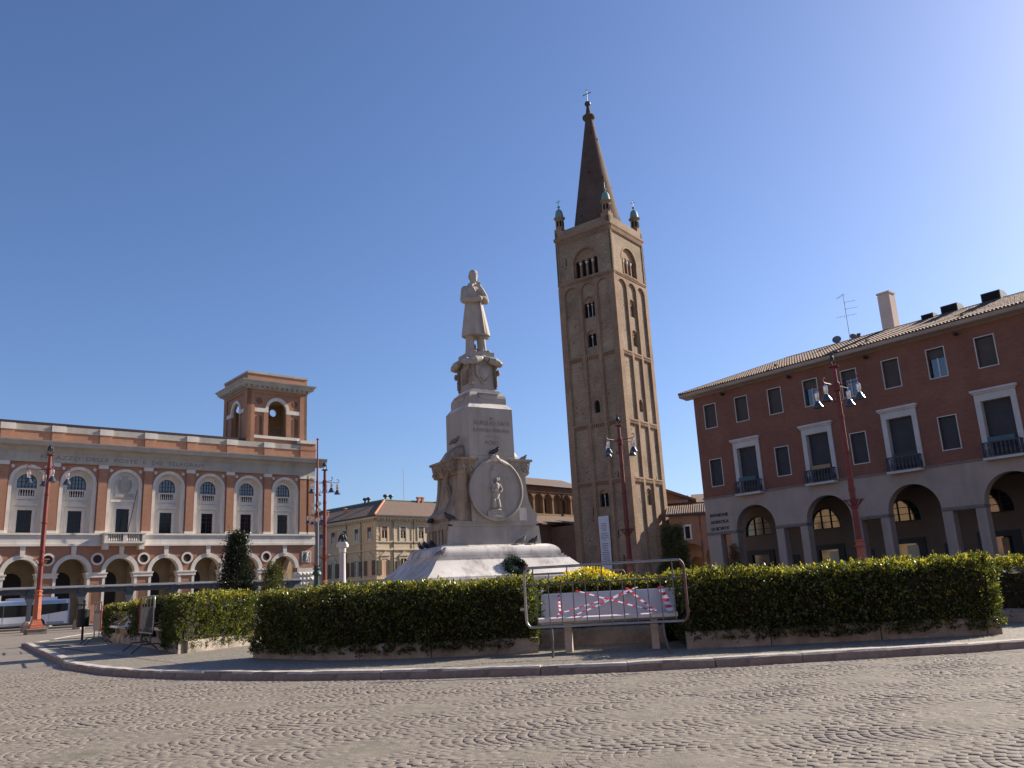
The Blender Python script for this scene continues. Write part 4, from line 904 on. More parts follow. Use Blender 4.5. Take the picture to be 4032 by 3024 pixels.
for j in range(11):
    x = 1.66 + PIT * j; a, b = x - PIT / 2, x + PIT / 2
    if j == 0: a = 0
    mb = MB(); mb.cell(a, b, 13.2, 16.95, 0, .35, x, .585, 14.02, 16.05, arch=False)
    if j % 2 == 0: mb.cell(a, b, 8.05, 13.2, 0, .35, x, .585, 8.97, 11.22, arch=False)
    else: mb.cell(a, b, 8.05, 13.2, 0, .35, x, .95, 8.05, 11.78, arch=False)
    mb.build('brick_wall', RBRICK, RA)
    small_window(x, 14.02, 16.05, 0 if j in (3, 4, 6) else 1)
    if j % 2 == 0: small_window(x, 8.97, 11.22, 2)
    else:
        mb = MB(); mb.box(x - 1.28, x - .93, -.10, .5, 7.95, 11.77); mb.box(x + .93, x + 1.28, -.10, .5, 7.95, 11.77); mb.box(x - 1.28, x + 1.28, -.102, .5, 11.771, 12.26)
        bw = mb.build('balcony_window', WFRAME, RA)
        mb = MB(); mb.box(x - 1.36, x + 1.36, -.20, .05, 12.262, 12.38); mb.box(x - 1.44, x + 1.44, -.30, .05, 12.38, 12.54); mb.build('window_cornice', WFRAME, bw)
        mb = MB(); mb.box(x - .94, x + .94, .36, .40, 8.05, 11.78)
        for q in range(30): mb.box(x - .93, x + .93, .345, .362, 8.1 + .122 * q, 8.2 + .122 * q)
        mb.build('shutter', SHUTD, bw)
        mb = MB(); mb.box(x - 1.22, x + 1.22, -.62, -.0, 7.80, 7.97); mb.build('balcony_slab', WFRAME, bw)
        mb = MB(); mb.box(x - 1.2, x + 1.2, -.60, -.54, 8.90, 8.97); mb.box(x - 1.2, x + 1.2, -.59, -.55, 8.02, 8.07)
        for s_ in (-1, 1): mb.box(x + s_ * 1.17 - .03, x + s_ * 1.17 + .03, -.55, -.10, 8.90, 8.96); mb.box(x + s_ * 1.17 - .03, x + s_ * 1.17 + .03, -.60, -.54, 7.97, 8.95)
        for q in range(9):
            xx = x - 1.04 + .26 * q; mb.lathe([(.025, 8.05), (.075, 8.2), (.075, 8.45), (.03, 8.6), (.06, 8.75), (.03, 8.92)], 6, (xx, -.57))
        for s_ in (-1, 1):
            for q in range(2): mb.lathe([(.025, 7.98), (.07, 8.3), (.03, 8.6), (.03, 8.92)], 6, (x + s_ * 1.17, -.4 + .18 * q))
        mb.build('balcony_railing', IRONW, bw)
        if j in (1, 7):
            mb = MB(); mb.box(x - .8, x + .85, -.46, -.42, 8.96, 9.28); mb.build('awning_roll', AWN, bw)
        if j == 3:
            mb = MB(); mb.box(x - .75, x + .82, -.2, -.16, 8.97, 9.3); mb.build('awning_roll', AWNO, bw)
        if j == 5:
            mb = MB(); mb.box(x - .7, x + .85, -.1, -.06, 8.3, 9.25); mb.build('awning_roll', SHUTD, bw)
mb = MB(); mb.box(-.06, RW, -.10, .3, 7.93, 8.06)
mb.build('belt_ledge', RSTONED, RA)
# stone arcade
ax0 = 3.05
for k in range(5):
    c_ = 4.90 + 6.5 * k; l_ = c_ - 1.85
    a, b = (0 if k == 0 else c_ - 3.25), (c_ + 3.25)
    mb = MB(); mb.cell(a, b, 5.11, 7.93, 0, .75, c_, 1.85, 5.11, 5.14, n=24); mb.build('arcade_wall', RSTONE, RA)
    for x0_, x1_ in (((0, 1.33), (2.42, l_)) if k == 0 else ((l_ - .64, l_),)) + ((c_ + 1.85, c_ + 2.53),):
        mb = MB(); mb.box(x0_, x1_, 0.0, .75, 0, 4.88); mb.build('pier', RSTONE, RA)
    for x0_, x1_ in ((((-.12), l_),) if k == 0 else ((l_ - 1.0, l_),)) + ((c_ + 1.85, c_ + 3.25 if k < 4 else c_ + 3.3),):
        if k > 0 and x0_ == l_ - 1.0: x0_ = c_ - 3.25
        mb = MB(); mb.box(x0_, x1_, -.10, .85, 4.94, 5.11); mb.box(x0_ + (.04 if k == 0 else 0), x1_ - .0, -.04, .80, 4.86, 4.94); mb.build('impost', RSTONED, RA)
    mb = MB(); mb.arch_ring(c_, 5.14, 1.851, 1.852 + .0, .0, .74, 24); 
    # portico back wall, lunette window and shop front
    mb = MB(); bx_ = 5.0; a, b = (0 if k == 0 else c_ - 6.5), c_; c_ = c_ - 3.25
    mb.cell(a, b, 4.55, 7.6, bx_, bx_ + .3, c_ + .0, 1.30, 4.75, 5.15, n=18); mb.cell(a, b, 0, 4.55, bx_, bx_ + .3, c_, 1.15, 0, 3.15, arch=False); mb.build('portico_wall', SHOPW, RA)
    mb = MB(); mb.arch_ring(c_, 5.15, 1.22, 1.30, bx_ + .1, bx_ + .2, 18); mb.box(c_ - 1.3, c_ + 1.3, bx_ + .1, bx_ + .2, 4.75, 4.83)
    for x in (-.45, .40): mb.box(c_ + x, c_ + x + .06, bx_ + .1, bx_ + .2, 4.8, 6.3)
    for z in (5.3, 5.8): mb.box(c_ - 1.2, c_ + 1.2, bx_ + .11, bx_ + .19, z, z + .04)
    lf = mb.build('lunette_window', SHOPF, RA); mb = MB(); mb.lunette(c_, 5.15, 1.29, 4.76, bx_ + .2, bx_ + .24); mb.build('pane', PANE, lf)
    mb = MB(); mb.box(c_ - 1.4, c_ - .85, bx_ - .12, bx_ + .1, 0, 3.1); mb.box(c_ + .85, c_ + 1.4, bx_ - .12, bx_ + .1, 0, 3.1); mb.box(c_ - 1.4, c_ + 1.4, bx_ - .121, bx_ + .1, 3.1, 3.5); sf = mb.build('shop_front', SHOPF, RA)
    mb = MB(); mb.box(c_ - .85, c_ + .85, bx_ + .08, bx_ + .12, 0, 3.1); mb.build('pane', PANE, sf)
    if k in (1, 2):
        mb = MB(); mb.box(c_ - .05 if k == 1 else c_ - .1, c_ + .82, bx_ + .05, bx_ + .07, 1.95, 2.95); mb.build('window_blind', SHOPL, sf)
        mb = MB(); mb.box(c_ - .8, c_ + .82, bx_ + .05, bx_ + .07, 1.2, 1.85); mb.build('window_card', SHOPB, sf)
    if k in (3,):
        mb = MB(); mb.box(c_ + .1, c_ + .55, bx_ + .05, bx_ + .07, 1.9, 3.0); mb.build('window_blind', AWNO, sf)
        mb = MB(); mb.box(c_ - .6, c_ + .75, bx_ + .05, bx_ + .07, 1.35, 1.9); nt_ = mb.build('shop_notice', SIGNW, sf)
    # narrow door between bays
    xg = c_ + 3.25; mb = MB(); mb.box(xg - .55, xg + .55, bx_ - .03, bx_ + .05, 0, 2.9); mb.build('side_door', SHOPF, RA)
mb = MB(); mb.box(0, RW, .75, 5.3, 7.25, 7.4); mb.build('portico_ceiling', DOORD, RA)  # near-black colour paints the enclosed portico's shade onto the ceiling
for k in range(5):
    xg = 8.15 + 6.5 * k
mb = MB(); mb.box(0, RW, 5.36, 12.0, 0, 16.9); mb.box(0.001, .7, .45, 5.5, 8.0, 16.9); mb.box(30.9, RW, 5.0, 5.4, 0, 8); mb.build('building_core', RBRICK, RA)
for bi, body in enumerate(('RIVNIONE', 'ADRIATICA', "DI SICVRTA'")):
    text_mesh(body, .36, INKB, 'lettering', RA, (1.40, -.012, 6.38 - .57 * bi), (R(90), 0, 0), width=1.86, extrude=.012, thick=.012)
# eaves and roof
mb = MB(); mb.loft([[(x, y, z) for y, z in ((.3, 16.951), (-.06, 16.951), (-.15, 17.0), (-.80, 17.06), (-.86, 17.12), (-.92, 17.32), (.3, 17.32))] for x in (-.9, RW)]); mb.build('eaves', RSTONE, RA)
mb = MB()
for q in range(6):
    x = 3.3 + 6.5 * q; mb.box(x - .12, x + .12, -.35, -.1, 16.55, 16.72); mb.lathe([(.05, 16.5), (.14, 16.6), (.1, 16.75)], 8, (x, -.4))
mb.build('eave_spotlights', IRON, RA)
sl0, sl1 = (-.92, 17.34), (6.0, 19.95)
rf = MB(); rf.add([(-.9, -.92, 17.34), (RW, -.92, 17.34), (RW, 6, 19.95), (6.1, 6, 19.95)], [(0, 1, 2, 3)]); rf.add([(-.9, -.92, 17.34), (6.1, 6, 19.95), (-.9, 13, 17.34)], [(0, 1, 2)]); rf.add([(RW, 6, 19.95), (RW, 13, 17.34), (-.9, 13, 17.34), (6.1, 6, 19.95)], [(0, 1, 2, 3)])
rf = rf.build('roof', TILE, RA)
# barrel tiles laid down the slope, one solid course after another
tv, tf = [], []; nx, ny = int((RW + .9) / .24), 17; L_s = math.hypot(6.92, 2.61); dy_, dz_ = 6.92 / L_s, 2.61 / L_s
for i in range(nx):
    x = -.8 + .24 * i
    for j in range(ny):
        s0 = L_s * j / ny - .02; s1 = L_s * (j + 1) / ny + .03
        if -.92 + s0 * dy_ > x + .05: continue
        jx = random.uniform(-.012, .012); lift = random.uniform(0, .012); o = len(tv)
        for s_, up in ((s0, .055 + lift), (s1, .028)):
            for a in (0, 45, 90, 135, 180):
                r_ = .095; h = r_ * math.sin(R(a)); tv.append((x + jx + r_ * math.cos(R(a)), -.92 + s_ * dy_ - dz_ * (h + up), 17.34 + s_ * dz_ + dy_ * (h + up)))
        for a in range(4): tf.append((o + a, o + a + 1, o + 6 + a, o + 5 + a))
        tf.append((o, o + 1, o + 3, o + 4))
np_mesh('roof_tiles', np.array(tv), np.array(tf), TILE, rf, 'stuff')
mb = MB(); mb.tube([(6.1, 6, 20.0), (RW, 6, 20.0)], .13, 8); mb.tube([(-.9, -.92, 17.4), (6.1, 6, 20.0)], .11, 8); mb.build('ridge_tiles', TILE, rf)
for x in (8.5, 16.4, 23.3):
    mb = MB(); mb.box(x - .1, x + .1, .1, .45, 17.7, 18.05); mb.build('roof_vent_tile', TILEO, rf)
def on_roof(mbx, name, mat, sm=False): return mbx.build(name, mat, RA, smooth=sm)
mb = MB(); mb.box(14.70, 15.70, 6.6, 7.6, 18.5, 23.2); ch = mb.build('chimney', CHIM, RA)
mb = MB(); mb.box(14.65, 15.75, 6.55, 7.65, 23.3, 23.45); mb.box(14.75, 15.65, 6.65, 7.55, 23.2, 23.3); mb.build('chimney_cap', CHIM, ch)
for x, s_ in ((18.75, .62), (20.5, .82), (23.5, .88)):
    mb = MB(); pr_ = [(0, 0), (-1.25 * s_, .0)] + [(-1.25 * s_, 0)]
    side = [(-.9, -.1), (-.9, .95), (.1, 1.0), (.5, .85), (.8, .5), (.95, 0), (.95, -.4)]
    mb.loft([[(x + q, 6.2 + y * s_, 19.75 + z * s_) for y, z in side] for q in (-.75 * s_, .75 * s_)]); hd_ = mb.build('roof_hood', HOOD, RA)
    mb = MB(); mb.box(x - .66 * s_, x + .66 * s_, 6.2 - .92 * s_, 6.2 - .905 * s_, 19.95, 19.75 + .88 * s_); mb.build('hood_opening', DARKV, hd_)
mb = MB(); ab = (12.0, 6.3)
mb.tube([(ab[0], ab[1], 19.5), (ab[0], ab[1], 24.25)], .03, 6)
for z, l_, a in ((24.2, 1.0, 150), (23.5, .9, 25), (22.9, 1.0, 25), (22.3, 1.6, 20)):
    d = Vector((math.cos(R(a)), math.sin(R(a)), 0)); p = Vector((ab[0], ab[1], z)); o_ = 0 if z < 22.4 else .45
    mb.tube([p - d * (l_ * (.5 - o_) if o_ else l_ / 2), p + d * (l_ * (.5 + o_) if o_ else l_ / 2)], .014, 4)
    for q in range(6): c_ = p + d * l_ * ((q / 5 - .5) + (o_)); mb.tube([c_ - Vector((0, 0, .16)), c_ + Vector((0, 0, .16))] if z < 22.4 else [c_ + d.cross(Vector((0, 0, 1))) * .2, c_ - d.cross(Vector((0, 0, 1))) * .2], .007, 4)
mb.build('aerial', GALV, RA)
for x, z, a in ((11.0, 20.35, 20), (12.45, 20.15, 60)):
    mb = MB(); mb.lathe([(.02, 0), (.25, .05), (.36, .12), (.37, .13), (.25, .07), (.02, .03)], 16); mb.xf(Matrix.Translation((x, 6.0, z)) @ Matrix.Rotation(R(a), 4, 'Z') @ Matrix.Rotation(R(70), 4, 'X')); mb.tube([(x, 6.0, z), (x, 6.0, 19.6)], .02, 5); mb.build('satellite_dish', PERGR, RA, smooth=True)
mb = MB(); mb.lathe([(.12, 19.6), (.12, 20.25), (.17, 20.3), (.17, 20.4)], 10, (12.95, 6.0)); mb.build('roof_pipe', TILEO, RA)

# ------------------------------------------------------------------ church behind
CH = thing('church', 'old brick church nave with round-arched niches, left of the bell tower', 'church', (CHX, CHY, 0), R(47))
arch_c = [-3.72 - .0, -1.62, .42, 2.50, 4.62, 6.7]
for k, c_ in enumerate(arch_c):
    a, b = c_ - 1.04, c_ + 1.04
    mb = MB(); mb.cell(a, b, 11.45, 15.0, 0, .55, c_, .90, 11.75, 13.70); mb.build('clerestory_wall', CHURB, CH)
    mb = MB(); wv = k in (2, 4)
    mb.cell(a, b, 11.45, 15.0, .55, .95, c_ if wv else None, .42, 12.0, 13.6); mb.build('niche_back', CHURB, CH)
    mb = MB(); mb.arch_ring(c_, 13.70, .90, 1.02, -.03, .3, 16); mb.build('niche_arch', CHURR, CH)
    if wv: mb = MB(); mb.lunette(c_, 13.6, .45, 12.0, .85, .9); mb.build('window_pane', DARKV, CH)
mb = MB(); mb.box(-8, -4.76, 0, .6, 11.45, 15.0); mb.box(7.74, 9, 0, .6, 11.45, 15.0); mb.box(-8, 9, .9, 10, 0, 15.4); mb.build('nave_body', CHURB, CH)
mb = MB(); mb.box(-8, 9, -.12, .5, 15.0, 15.62)
for q in range(44): mb.box(-7.9 + .385 * q, -7.72 + .385 * q, -.16, .0, 14.8, 15.0)
mb.build('corbel_frieze', CHURR, CH)
mb = MB(); mb.box(-8.1, 9.1, -.5, .4, 15.621, 15.70); mb.build('gutter', GUTTER, CH)
mb = MB(); mb.add([(-8.2, -.55, 15.71), (9.2, -.55, 15.71), (9.2, 4.5, 17.65), (-8.2, 4.5, 17.65), (-8.2, 9.5, 15.7), (9.2, 9.5, 15.7)], [(0, 1, 2, 3), (3, 2, 5, 4)]); mb.build('roof', TILEO, CH)
mb = MB(); mb.add([(-8.2, -4.6, 9.85), (9.2, -4.6, 9.85), (9.2, .02, 11.45), (-8.2, .02, 11.45)], [(0, 1, 2, 3)]); mb.box(-8.2, 9.2, -4.7, -4.5, 9.65, 9.84); mb.build('aisle_roof', TILEO, CH)
mb = MB(); mb.box(-8, 9, -4.1, 0.0, 0, 9.7); mb.build('aisle_wall', CHURR, CH)
mb = MB(); mb.tube([(3.6, -.06, 15.6), (3.6, -.06, 11.5)], .07, 6); mb.build('downpipe', GUTTER, CH)
mb = MB(); mb.box(-4.2, .55, -8.4, -4.2, 0, 9.3); cp_ = mb.build('chapel', CHURR, CH)
mb = MB(); mb.add([(-4.5, -8.7, 9.25), (.8, -8.7, 9.25), (.8, -3.9, 10.6), (-4.5, -3.9, 10.6)], [(0, 1, 2, 3)]); mb.add([(.8, -8.7, 9.25), (.8, -8.7, 9.05), (.8, -3.9, 10.4), (.8, -3.9, 10.6)], [(0, 1, 2, 3)]); mb.build('chapel_roof', TILEO, cp_)
mb = MB()
for q in range(9): mb.box(.551, .60, -8.2 + .45 * q, -8.0 + .45 * q, 8.55 + .0 * q, 8.8)
mb.build('chapel_corbels', CHURR, cp_)

# cloister wing to the right of the tower
LW = thing('cloister_wing', 'low russet wing with tiled roof and pointed arches right of the bell tower', 'building', (20.3, 110.3, 0), R(-14))
mb = MB(); mb.cell(-.6, 3.2, 0, 9.75, 0, .5, 2.0, 1.45, 0, 4.5); mb.cell(3.2, 16, 5.9, 9.75, 0, .5); mb.cell(3.2, 6.2, 0, 5.9, 0, .5, 5.0, 1.3, 0, 4.2); mb.cell(6.2, 16, 0, 5.9, 0, .5); mb.build('wall', LOWP, LW)
mb = MB(); mb.box(-.6, 16, 4.5, 14, 0, 9.7); mb.box(-.6, -.3, .1, 5, 0, 9.7); mb.build('inner_wall', OCHRE, LW)
mb = MB(); mb.box(-.5, 16, .5, 4.5, 6.2, 6.4); mb.build('vault', OCHRE, LW)
for x in (3.45, 6.6):
    mb = MB(); mb.lathe([(.18, 0), (.16, 2.9), (.2, 3.0), (.3, 3.3), (.3, 3.45)], 12, (x, .25)); mb.build('column', MARBC, LW, smooth=True)
mb = MB(); mb.cell(.9, 3.0, 0, 6.2, 3.2, 3.5, 2.35, .75, 0, 3.6); mb.build('inner_arch', PEACH, LW)
mb = MB(); mb.box(1.15, 1.35, -.06, .1, 6.55, 8.35); mb.box(1.95, 2.15, -.06, .1, 6.55, 8.35); mb.box(1.1, 2.2, -.08, .1, 8.18, 8.42); mb.box(1.1, 2.2, -.07, .1, 6.5, 6.6); wf_ = mb.build('window_frame', STONE, LW)
mb = MB(); mb.box(1.35, 1.95, -.02, .02, 6.6, 8.2); mb.build('window_pane', DARKV, wf_)
mb = MB(); mb.add([(-.9, -.6, 9.78), (16, -.6, 9.78), (16, 4, 11.2), (-.9, 4, 11.2)], [(0, 1, 2, 3)]); rl = mb.build('roof', TILE, LW)
mb = MB(); 
for q in range(58):
    x = -.85 + .29 * q; mb.tube([(x, -.62, 9.83), (x, 4, 11.24)], .10, 6)
mb.build('tile_rows', TILE, rl)
mb = MB(); mb.box(-.9, 16, -.55, .1, 9.55, 9.77); mb.build('eave_board', GUTTER, LW)
AP = thing('church_apse_roofs', 'stepped brown roofs of the church complex above the russet wing', 'building', (20.8, 118.0, 0), R(-14))
mb = MB(); mb.prism([(-2, 0), (22, 0), (22, 11.9), (4.2, 11.9), (-2, 14.6)], 0, 12); mb.build('wall', CHURR, AP)
mb = MB(); mb.prism([(-2, 14.6), (4.3, 11.95), (4.3, 12.35), (-2, 15.0)], -.4, 12); mb.build('sloping_roof', CHURR, AP)
mb = MB(); mb.add([(3.4, -.8, 11.5), (22, -.8, 11.5), (22, 6, 13.6), (3.4, 6, 13.6)], [(0, 1, 2, 3)]); mb.build('side_roof', TILE, AP)
mb = MB(); mb.add([(-2, -.9, 11.9), (3.2, -.9, 11.9), (3.2, .6, 13.0), (-2, .6, 13.0)], [(0, 1, 2, 3)]); mb.build('lower_roof', TILE, AP)

# ------------------------------------------------------------------ cream palazzo
PZ = thing('cream_palazzo', 'cream stucco corner palazzo with brown tiled roof left of the monument', 'building', (-21.956, 128.13, 0), R(46))
mb = MB(); mb.box(0, 40, 0, .3, 0, 13.0); mb.box(.3, 40, .3, 40, 0, 12.9); mb.build('wall', CREAM, PZ)
mb = MB(); mb.box(-.002, .29, 0.02, 40, 0, 13.0); mb.build('side_wall', M('warm_cream_stucco', (.54, .42, .27), .9, .1, .4), PZ)
for fi in range(2):
    FM = Matrix.Identity(4) if fi == 0 else (Matrix.Rotation(R(90), 4, 'Z') @ Matrix.Scale(-1, 4, (0, 1, 0)))   # second face: u along +y, outward -x
    wx = [1.56 + 3.62 * k for k in range(9)] if fi == 0 else [1.6, 5.03, 8.45, 11.5, 15.0, 18.4, 21.8]
    def bb(m, *a): m.box(*a)
    for zz0, zz1, pr in ((9.40, 9.56, .14), (8.22, 8.42, .18), (12.55, 12.70, .12), (3.9, 4.2, .2)):
        mb = MB(); mb.box(-.1, 40, -pr, 0, zz0, zz1); mb.xf(FM); mb.build('string_course', BTRIM, PZ)
    mb = MB(); mb.box(-.5, 40.4, -.62, 0, 13.0, 13.3); mb.xf(FM); mb.build('cornice', BTRIM, PZ)
    for q in range(60):
        mb = MB(); x = .1 + .55 * q
        if x < 34: mb.box(x, x + .24, -.55, 0, 12.72, 13.0); mb.xf(FM); mb.build('modillion', BTRIM, PZ)
    mb = MB(); mb.box(-.75, 40.4, -.85, -.6, 13.31, 13.52); mb.xf(FM); mb.build('gutter', GUTTER, PZ)
    # quoins and pilaster blocks
    for xq in ([.0, 3.0] if fi == 0 else [.0, 3.1]):
        for q in range(16):
            z = 4.25 + .56 * q
            if 8.1 < z < 8.5 or 9.2 < z < 9.6 or z > 12.4: continue
            mb = MB(); ww = .55 if q % 2 else .38; mb.box(xq, xq + ww, -.07, 0, z, z + .46); mb.xf(FM); mb.build('quoin', CREAM if fi == 0 else BTRIM, PZ)
    for k, x in enumerate(wx):
        if x > 24: continue
        mb = MB(); mb.box(x - .78, x - .5, -.10, 0, 9.57, 11.8); mb.box(x + .5, x + .78, -.10, 0, 9.57, 11.8); mb.box(x - .86, x + .86, -.14, 0, 11.8, 12.05); mb.xf(FM); wf_ = mb.build('window', PEACH if k % 3 == 0 else BTRIM, PZ)
        mb = MB(); mb.box(x - .5, x + .5, -.01, .02, 9.6, 11.8); mb.xf(FM); mb.build('pane', PANE, wf_)
        mb = MB(); mb.box(x - .06, x + .06, -.04, 0, 9.6, 11.4); mb.box(x - .5, x + .5, -.045, 0, 9.6, 10.05); mb.xf(FM); mb.build('sash', BTRIM, wf_)
        mb = MB(); mb.box(x - .5, x + .5, -.07, -.045, 11.15, 11.8); mb.xf(FM); mb.build('roller_blind', GUTTER, wf_)
        mb = MB(); mb.prism([(x - 1.0, 7.35), (x + 1.0, 7.35), (x, 8.02)], -.24, 0); mb.box(x - .92, x + .92, -.12, 0, 6.95, 7.34); mb.box(x - .80, x - .55, -.1, 0, 4.55, 6.95); mb.box(x + .55, x + .8, -.1, 0, 4.55, 6.95); mb.xf(FM); wf_ = mb.build('pedimented_window', BTRIM, PZ)
        mb = MB(); mb.box(x - .55, x + .55, -.012, .02, 4.55, 6.9); mb.xf(FM); mb.build('pane', PANE, wf_)
        mb = MB(); mb.box(x - .07, x + .07, -.05, 0, 4.55, 6.9); mb.xf(FM); mb.build('sash', BTRIM, wf_)
        for s_ in (-1, 1):
            mb = MB(); x0_ = x + s_ * 1.02; mb.box(x0_ - .40, x0_ + .40, -.16, -.105, 4.55, 6.75)
            for q in range(16): mb.box(x0_ - .36, x0_ + .36, -.18, -.16, 4.62 + .13 * q, 4.70 + .13 * q)
            mb.xf(FM); mb.build('shutter', BSHUT, wf_)
        mb = MB(); mb.box(x - 1.0, x + 1.0, -.04, 0, 4.25, 7.9); mb.xf(FM)
        if k == 0: mb.build('bay_panel', PEACH, PZ)
    for xd_ in ([3.2, 7.2] if fi == 0 else [3.75, 7.74, 13.8]):
        mb = MB(); mb.tube([(xd_, -.5, 13.3), (xd_, -.14, 12.7), (xd_, -.12, 0)], .06, 6); mb.xf(FM); mb.build('downpipe', GUTTER, PZ)
    for q in range(24):
        mb = MB(); z = 4.6 + .42 * q
        if z < 12.3 and fi == 0: mb.box(3.55, 36, -.012, 0, z, z + .03); mb.xf(FM); mb.build('joint_line', GUTTER if False else BTRIM, PZ)
ov = .8
mb = MB(); mb.add([(-ov, -ov, 13.5), (41, -ov, 13.5), (41, 6.6, 16.75), (6.6, 6.6, 16.75), (6.6, 41, 16.75), (-ov, 41, 13.5), (14, 41, 13.5), (14, 14, 13.5), (41, 14, 13.5)], [(0, 1, 2, 3), (0, 3, 4, 5), (3, 7, 6, 4), (2, 8, 7, 3)]); rfz = mb.build('roof', TILEO, PZ)
mb = MB(); mb.tube([(-ov, -ov, 13.55), (6.6, 6.6, 16.8)], .16, 8); mb.build('hip_tiles', TERRA, rfz)
mb = MB(); mb.tube([(6.6, 6.6, 16.85), (41, 6.6, 16.85)], .14, 6); mb.tube([(6.6, 6.6, 16.85), (6.6, 41, 16.85)], .14, 6); mb.build('ridge_tiles', COPPER, rfz)
for (x, y, z, h) in ((13.6, 6.4, 16.6, 1.0), (14.5, 6.4, 16.6, 1.0), (18.6, 6.4, 16.6, 1.0), (15.5, 1.2, 14.3, .9), (2.6, 12, 15, .9), (2.4, 17, 15, .9), (2.4, 22, 15, .9), (2.2, 26, 14.8, .9)):
    mb = MB(); mb.box(x - .2, x + .2, y - .2, y + .2, z - .5, z + h * .8); mb.box(x - .28, x + .28, y - .28, y + .28, z + h * .8, z + h); mb.build('chimney', TERRA, rfz)
for (x, y) in ((6.9, 6.7), (8.0, 6.7), (6.6, 11.0), (6.6, 12.0)):
    mb = MB(); mb.lathe([(.18, 16.7), (.18, 17.3), (.4, 17.4), (.42, 17.55), (.3, 17.75), (.05, 17.8)], 12, (x, y)); mb.build('roof_ventilator', HOOD, rfz, smooth=True)
mb = MB(); mb.tube([(11, 7, 16.5), (11, 7, 22.5)], .04, 5)
for z, l_ in ((22, .5), (21.0, 1.9), (19.4, 1.6), (18.9, 1.5), (18.0, .8), (17.2, .8)): mb.tube([(11 - l_ * .3, 7 - l_ * .3, z), (11 + l_ * .6, 7 + l_ * .4, z)], .022, 4)
mb.build('aerial', GALV, rfz)

# ------------------------------------------------------------------ bus shelter canopy and bus
SG = thing('bus_shelter', 'long dark metal bus shelter canopy in front of the post office', 'bus shelter', (-36.04, 62.33, 0), R(40.8))
mb = MB(); mb.box(-12, 21.3, -.12, .12, 2.66, 3.02); mb.build('beam', PERG, SG)
mb = MB(); mb.add([(-12, -.35, 3.03), (21.5, -.35, 3.03), (21.5, 1.5, 3.22), (-12, 1.5, 3.22), (-12, -.35, 3.07), (21.5, -.35, 3.07), (21.5, 1.5, 3.26), (-12, 1.5, 3.26)], [(0, 1, 2, 3), (7, 6, 5, 4), (0, 4, 5, 1), (1, 5, 6, 2), (3, 2, 6, 7)]); mb.build('canopy_roof', PERGR, SG)
for q in range(10):
    x = -10.3 + 3.4 * q
    if x > 21: continue
    mb = MB(); mb.loft([[(x - w_, -.15, z), (x + w_, -.15, z), (x + w_, .2, z), (x - w_, .2, z)] for w_, z in ((.13, 0), (.13, 2.0), (.42, 2.65))]); mb.build('post', PERG, SG)
    mb = MB(); mb.box(x - .22, x + .22, -.2, .2, 2.62, 3.10); mb.build('bracket', PERG, SG)
    mb = MB(); mb.lathe([(.42, 0), (.42, .5), (.3, .7), (.2, .75)], 8, (x, 0)); mb.build('post_foot', RSTONE, SG)
mb = MB()
for q in range(9): mb.box(-10 + 3.4 * q + .6, -10 + 3.4 * q + 2.6, -.1, .3, .42, .5)
mb.build('bench_rail', PERG, SG)
BU = thing('bus', 'white and pale blue city bus parked behind the canopy at the left edge', 'bus', (-39.45, 74.15, 0), R(40.8))
BLn, BWd = 10.5, 2.4
mb = MB(); prf = [(0, .32), (0, 2.25), (.06, 2.38), (.25, 2.46), (BWd - .25, 2.46), (BWd - .06, 2.38), (BWd, 2.25), (BWd, .32)]
mb.loft([[(x, .0 + y, z) for y, z in prf] for x in (-BLn, -.12)] ); bo = mb.build('body', BUSW, BU)
mb = MB(); mb.loft([[(x, BWd / 2 + (y - BWd / 2) * s_, .32 + (z - .32) * s2) for y, z in prf] for x, s_, s2 in ((-.119, 1.0, 1.0), (-.03, .97, .99), (0, .9, .96))]); mb.build('front_cap', BUSW, BU, smooth=True)
mb = MB(); mb.box(-BLn + .1, -.3, -.012, .0, 2.10, 2.36); mb.build('roof_stripe', BUSB, bo)
mb = MB(); mb.box(-BLn + .05, -2.7, -.012, .0, 1.12, 2.06); mb.prism([(-2.7, 1.12), (-.14, 1.46), (-.14, 2.08), (-2.7, 2.06)], -.0125, 0); mb.build('window_band', PANEK, bo)
mb = MB(); mb.box(-BLn + .05, -.4, -.014, .0, .33, .60); mb.build('skirt', BUSG, bo)
mb = MB(); mb.loft([[(x, BWd / 2 - hw, 2.46), (x, BWd / 2 + hw, 2.46), (x, BWd / 2 + hw - .12, 2.66), (x, BWd / 2 - hw + .12, 2.66)] for x, hw in ((-4.6, .85), (-1.2, .85), (-.9, .7))]); mb.build('roof_pod', BUSW, BU, smooth=True)
mb = MB(); mb.box(-.125, -.02, -.02, .05, .45, 2.36); mb.build('corner_trim', BUSB, BU)
for x in (-2.35, -7.4):
    mb = MB(); mb.arch_ring(x, .42, .52, .60, -.03, .05, 14); mb.build('wheel_arch', BUSW, bo)
    mb = MB(); mb.lunette(x, .42, .52, .3, -.02, -.0); mb.build('wheel_well', TYRE, bo)
    mb = MB(); mb.lathe([(.42, 0), (.44, .05), (.44, .22), (.42, .26)], 20); mb.xf(Matrix.Translation((x, .22, .44)) @ Matrix.Rotation(R(90), 4, 'X')); wh = mb.build('wheel', TYRE, BU, smooth=True)
    mb = MB(); mb.arch_ring(x, .44, .15, .26, -.05, .0, 18, 0, 2 * math.pi); mb.build('rim', SILV, wh)
mb = MB(); mb.box(-1.6, -1.58, -.02, 0, .45, 1.3); mb.box(-5.0, -4.98, -.016, 0, .45, 2.05); mb.build('panel_gap', BUSG, bo)

